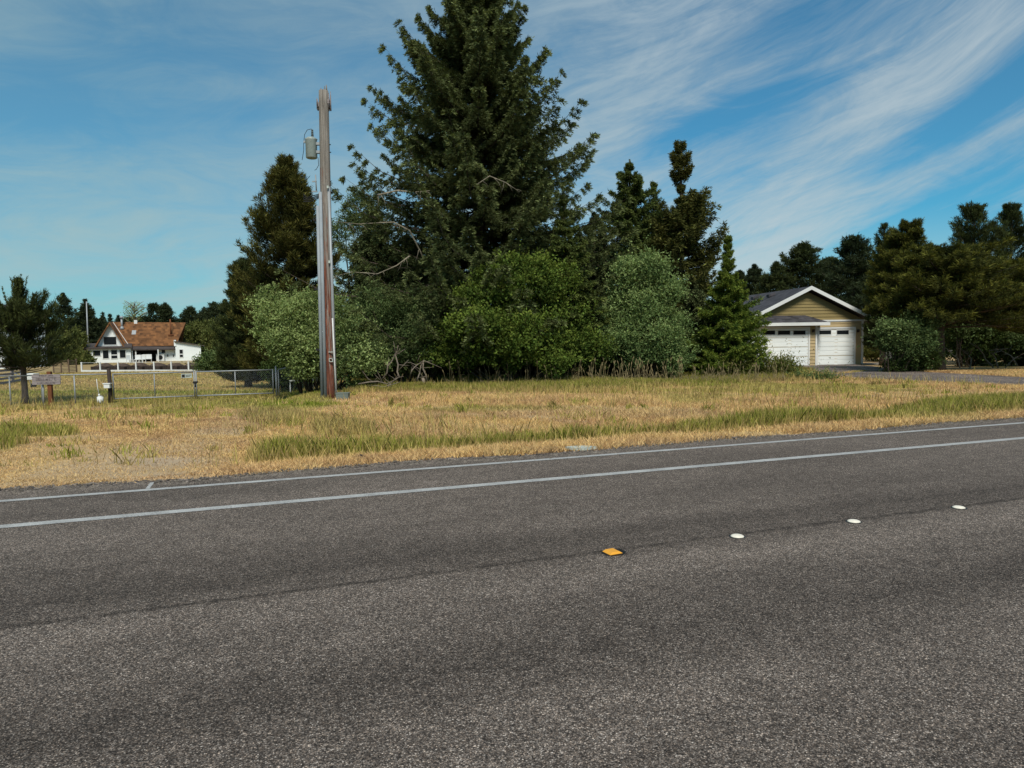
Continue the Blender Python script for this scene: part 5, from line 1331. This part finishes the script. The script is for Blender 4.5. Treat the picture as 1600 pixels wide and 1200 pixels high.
for i, (px, py, lab) in enumerate(((1152, 842.5, 'white round ceramic road dot nearest the amber reflector'), (1334, 819, 'white round ceramic road dot in the middle of the three'), (1498, 797, 'white round ceramic road dot farthest right'))):
    p = gpix(px, py); p.z = 0; root = empty('road_dot', p, lab, 'road marker', 'white ceramic road dots')
    m = MB(); r = .05; m.tube([(0, 0, .002), (0, 0, .006), (0, 0, .012), (0, 0, .016), (0, 0, .0175)], [r, r * .95, r * .75, r * .4, r * .05], 28); m.build('dome', M['ceramic'], root)
    m = MB(); n = 26; rr = np.random.default_rng(20 + i); m.b.faces.new([m.b.verts.new(((r * 1.22 + rr.normal(0, .002)) * math.cos(2 * PI * k / n), (r * 1.2 + rr.normal(0, .002)) * math.sin(2 * PI * k / n), .0015)) for k in range(n)]); m.build('tar_ring', M['tar'], root)
# pale flat scrap at the road edge
p = gpix(908, 703); rr = np.random.default_rng(6); m = MB(); n = 9
m.prism([(.22 * math.cos(2 * PI * i / n) * rr.uniform(.7, 1.2), .10 * math.sin(2 * PI * i / n) * rr.uniform(.7, 1.2)) for i in range(n)], .0, .035, ax='z'); o = m.build('flat_stone', M['rag']); o.location = p + Vector((0, 0, .01)); tag(o, 'pale flat slab lying at the road edge in the green grass', 'stone')
# dry twigs at the verge
for i, (px, py, lab) in enumerate(((610, 703, 'dark twig bit near the green verge'), (563, 716, 'small dark clod on the dry verge left of the twig'))):
    p = gpix(px, py); m = MB(); m.tube([(-.06, 0, .02), (0, .01, .035), (.07, 0, .02)], [.012, .02, .01], 6); o = m.build('twig', M['darkwood']); o.location = p; tag(o, lab, 'twig')

# ------------------------------------------------------------------ light and sky
SUN_EL, SUN_AZ = rad(50), rad(172)   # compass-like azimuth measured clockwise from +Y: behind the camera, slightly left
sd = bpy.data.lights.new('sun', 'SUN'); sd.energy = 3.3; sd.angle = rad(18); sd.color = (1, .94, .84)
so = bpy.data.objects.new('sun', sd); COL.objects.link(so)
sv = Vector((math.sin(SUN_AZ) * math.cos(SUN_EL), math.cos(SUN_AZ) * math.cos(SUN_EL), math.sin(SUN_EL)))
so.rotation_euler = sv.to_track_quat('Z', 'Y').to_euler(); so.location = sv * 50
w = bpy.data.worlds.new('World'); sc.world = w; w.use_nodes = True
t = NT(w.node_tree); bg = t.n['Background']
sky = t.n.new('ShaderNodeTexSky'); sky.sky_type = 'NISHITA'; sky.sun_disc = False; sky.sun_elevation = SUN_EL; sky.sun_rotation = SUN_AZ; sky.air_density = 1; sky.dust_density = .4; sky.ozone_density = 2.5
tc = t.node('ShaderNodeTexCoord').outputs['Generated']
sp = t.node('ShaderNodeSeparateXYZ', inp={0: tc}); zc = t.math('MAXIMUM', sp.outputs[2], .0)
az_ = t.math('ARCTAN2', sp.outputs[0], sp.outputs[1])
hyp = t.math('SQRT', t.math('ADD', t.math('MULTIPLY', sp.outputs[0], sp.outputs[0]), t.math('MULTIPLY', sp.outputs[1], sp.outputs[1])))
te = t.math('DIVIDE', sp.outputs[2], t.math('MAXIMUM', hyp, .15))
a2 = t.math('ADD', az_, .22)
q = t.math('SUBTRACT', te, t.math('MULTIPLY', t.math('MULTIPLY', a2, t.math('MINIMUM', t.math('ABSOLUTE', a2), 1.2)), .30))
warpn = t.node('ShaderNodeTexNoise', inp={'Vector': t.node('ShaderNodeCombineXYZ', inp={0: az_, 1: te}).outputs[0], 'Scale': 2.2, 'Detail': 3.0}).outputs[0]
q = t.math('ADD', q, t.math('MULTIPLY', t.math('SUBTRACT', warpn, .5), .10))
pv = t.node('ShaderNodeCombineXYZ', inp={0: az_, 1: q}).outputs[0]
def N(sx, sy, seed, det=6, rough=.55, dist=.3):
    return t.noise(t.scalev(pv, (sx, sy, 1), (seed, seed * .7, 0)), 1.0, det, rough, dist)
def skydir(px, py):
    d = RM @ Vector(((px - 800) / F, (600 - py) / F, -1)); a = math.atan2(d.x, d.y); e = d.z / math.hypot(d.x, d.y)
    return a, e - .30 * (a + .22) * min(abs(a + .22), 1.2)
def G(px, py, ra, rq, amp):
    """soft cloud bank (amp > 0) or clear lane (amp < 0) round one direction of the sky"""
    a, e = skydir(px, py)
    x = t.math('MULTIPLY', t.math('SUBTRACT', az_, a), 1 / ra); y = t.math('MULTIPLY', t.math('SUBTRACT', q, e), 1 / rq)
    r2 = t.math('ADD', t.math('MULTIPLY', x, x), t.math('MULTIPLY', y, y))
    return t.math('MULTIPLY', t.math('POWER', 2.718, t.math('MULTIPLY', r2, -1)), amp)
big = N(1.5, 4.5, 3.1, 3, .5, .2); streak = N(2.2, 17.0, 7.7, 8, .62, .5); fine = N(9.0, 60.0, 1.3, 8, .68, .8); wisp = N(5.0, 13.0, 5.2, 9, .66, 1.6)
rightness = t.mapr(az_, -.25, .25)
dens = t.math('ADD', t.math('MULTIPLY', big, .5), t.math('MULTIPLY', t.math('MULTIPLY', streak, .8), t.mapr(rightness, 0, 1, .55, 1)))
dens = t.math('ADD', dens, t.math('MULTIPLY', fine, t.mapr(rightness, 0, 1, .10, .34)))
dens = t.math('ADD', dens, t.math('MULTIPLY', wisp, .62))
dens = t.math('ADD', dens, t.mapr(rightness, 0, 1, .37, 0))
for g_ in ((1120, 188, .16, .035, -.34), (1250, 40, .10, .06, -.22), (1530, 170, .12, .03, -.24), (1420, 350, .18, .045, -.26), (1150, 310, .05, .02, -.1), (250, 60, .12, .04, -.20), (60, 150, .10, .04, -.20), (200, 190, .18, .03, -.12),
           (1010, 110, .17, .07, .16), (1400, 170, .18, .03, .12), (1250, 300, .12, .05, .24), (1200, 400, .16, .06, .26), (960, 250, .10, .06, .14), (1540, 215, .10, .02, .2), (1480, 50, .16, .04, .16), (300, 330, .35, .10, .05)):
    dens = t.math('ADD', dens, G(*g_))
cover = t.mapr(dens, .84, 1.46); cover.node.interpolation_type = 'SMOOTHSTEP'
hz = t.mapr(te, .0, .22, 1, 0); hz.node.interpolation_type = 'SMOOTHSTEP'
thin = t.math('MAXIMUM', t.math('ADD', t.math('MULTIPLY', cover, t.mapr(rightness, 0, 1, .62, .74)), t.mapr(rightness, 0, 1, .36, .16)), t.math('MULTIPLY', hz, .75))
skyc = t.mix(1.0, sky.outputs[0], (.06, .66, .82, 1), 'MULTIPLY')
STR = .10
elev = t.mapr(te, .03, .42)
cl = t.mix(elev, tuple(c / STR for c in (.42, .51, .52)) + (1,), tuple(c / STR for c in (.235, .325, .40)) + (1,))
bright = t.math('MULTIPLY', t.mapr(dens, 1.18, 1.6, 0, .6), rightness)
cl = t.mix(bright, cl, tuple(c / STR for c in (.45, .52, .56)) + (1,))
lefth = t.mapr(az_, -.5, .3)
cl = t.mix(lefth, t.mix(1.0, cl, (.74, .90, .92, 1), 'MULTIPLY'), cl)
col = t.mix(thin, skyc, cl)
t.l.new(col, bg.inputs[0]); bg.inputs[1].default_value = STR

sc.view_settings.view_transform = 'Standard'; sc.view_settings.look = 'None'; sc.view_settings.exposure = 0.27; sc.view_settings.gamma = 1
sc.cycles.diffuse_bounces = 2; sc.cycles.max_bounces = 4; sc.cycles.transparent_max_bounces = 4
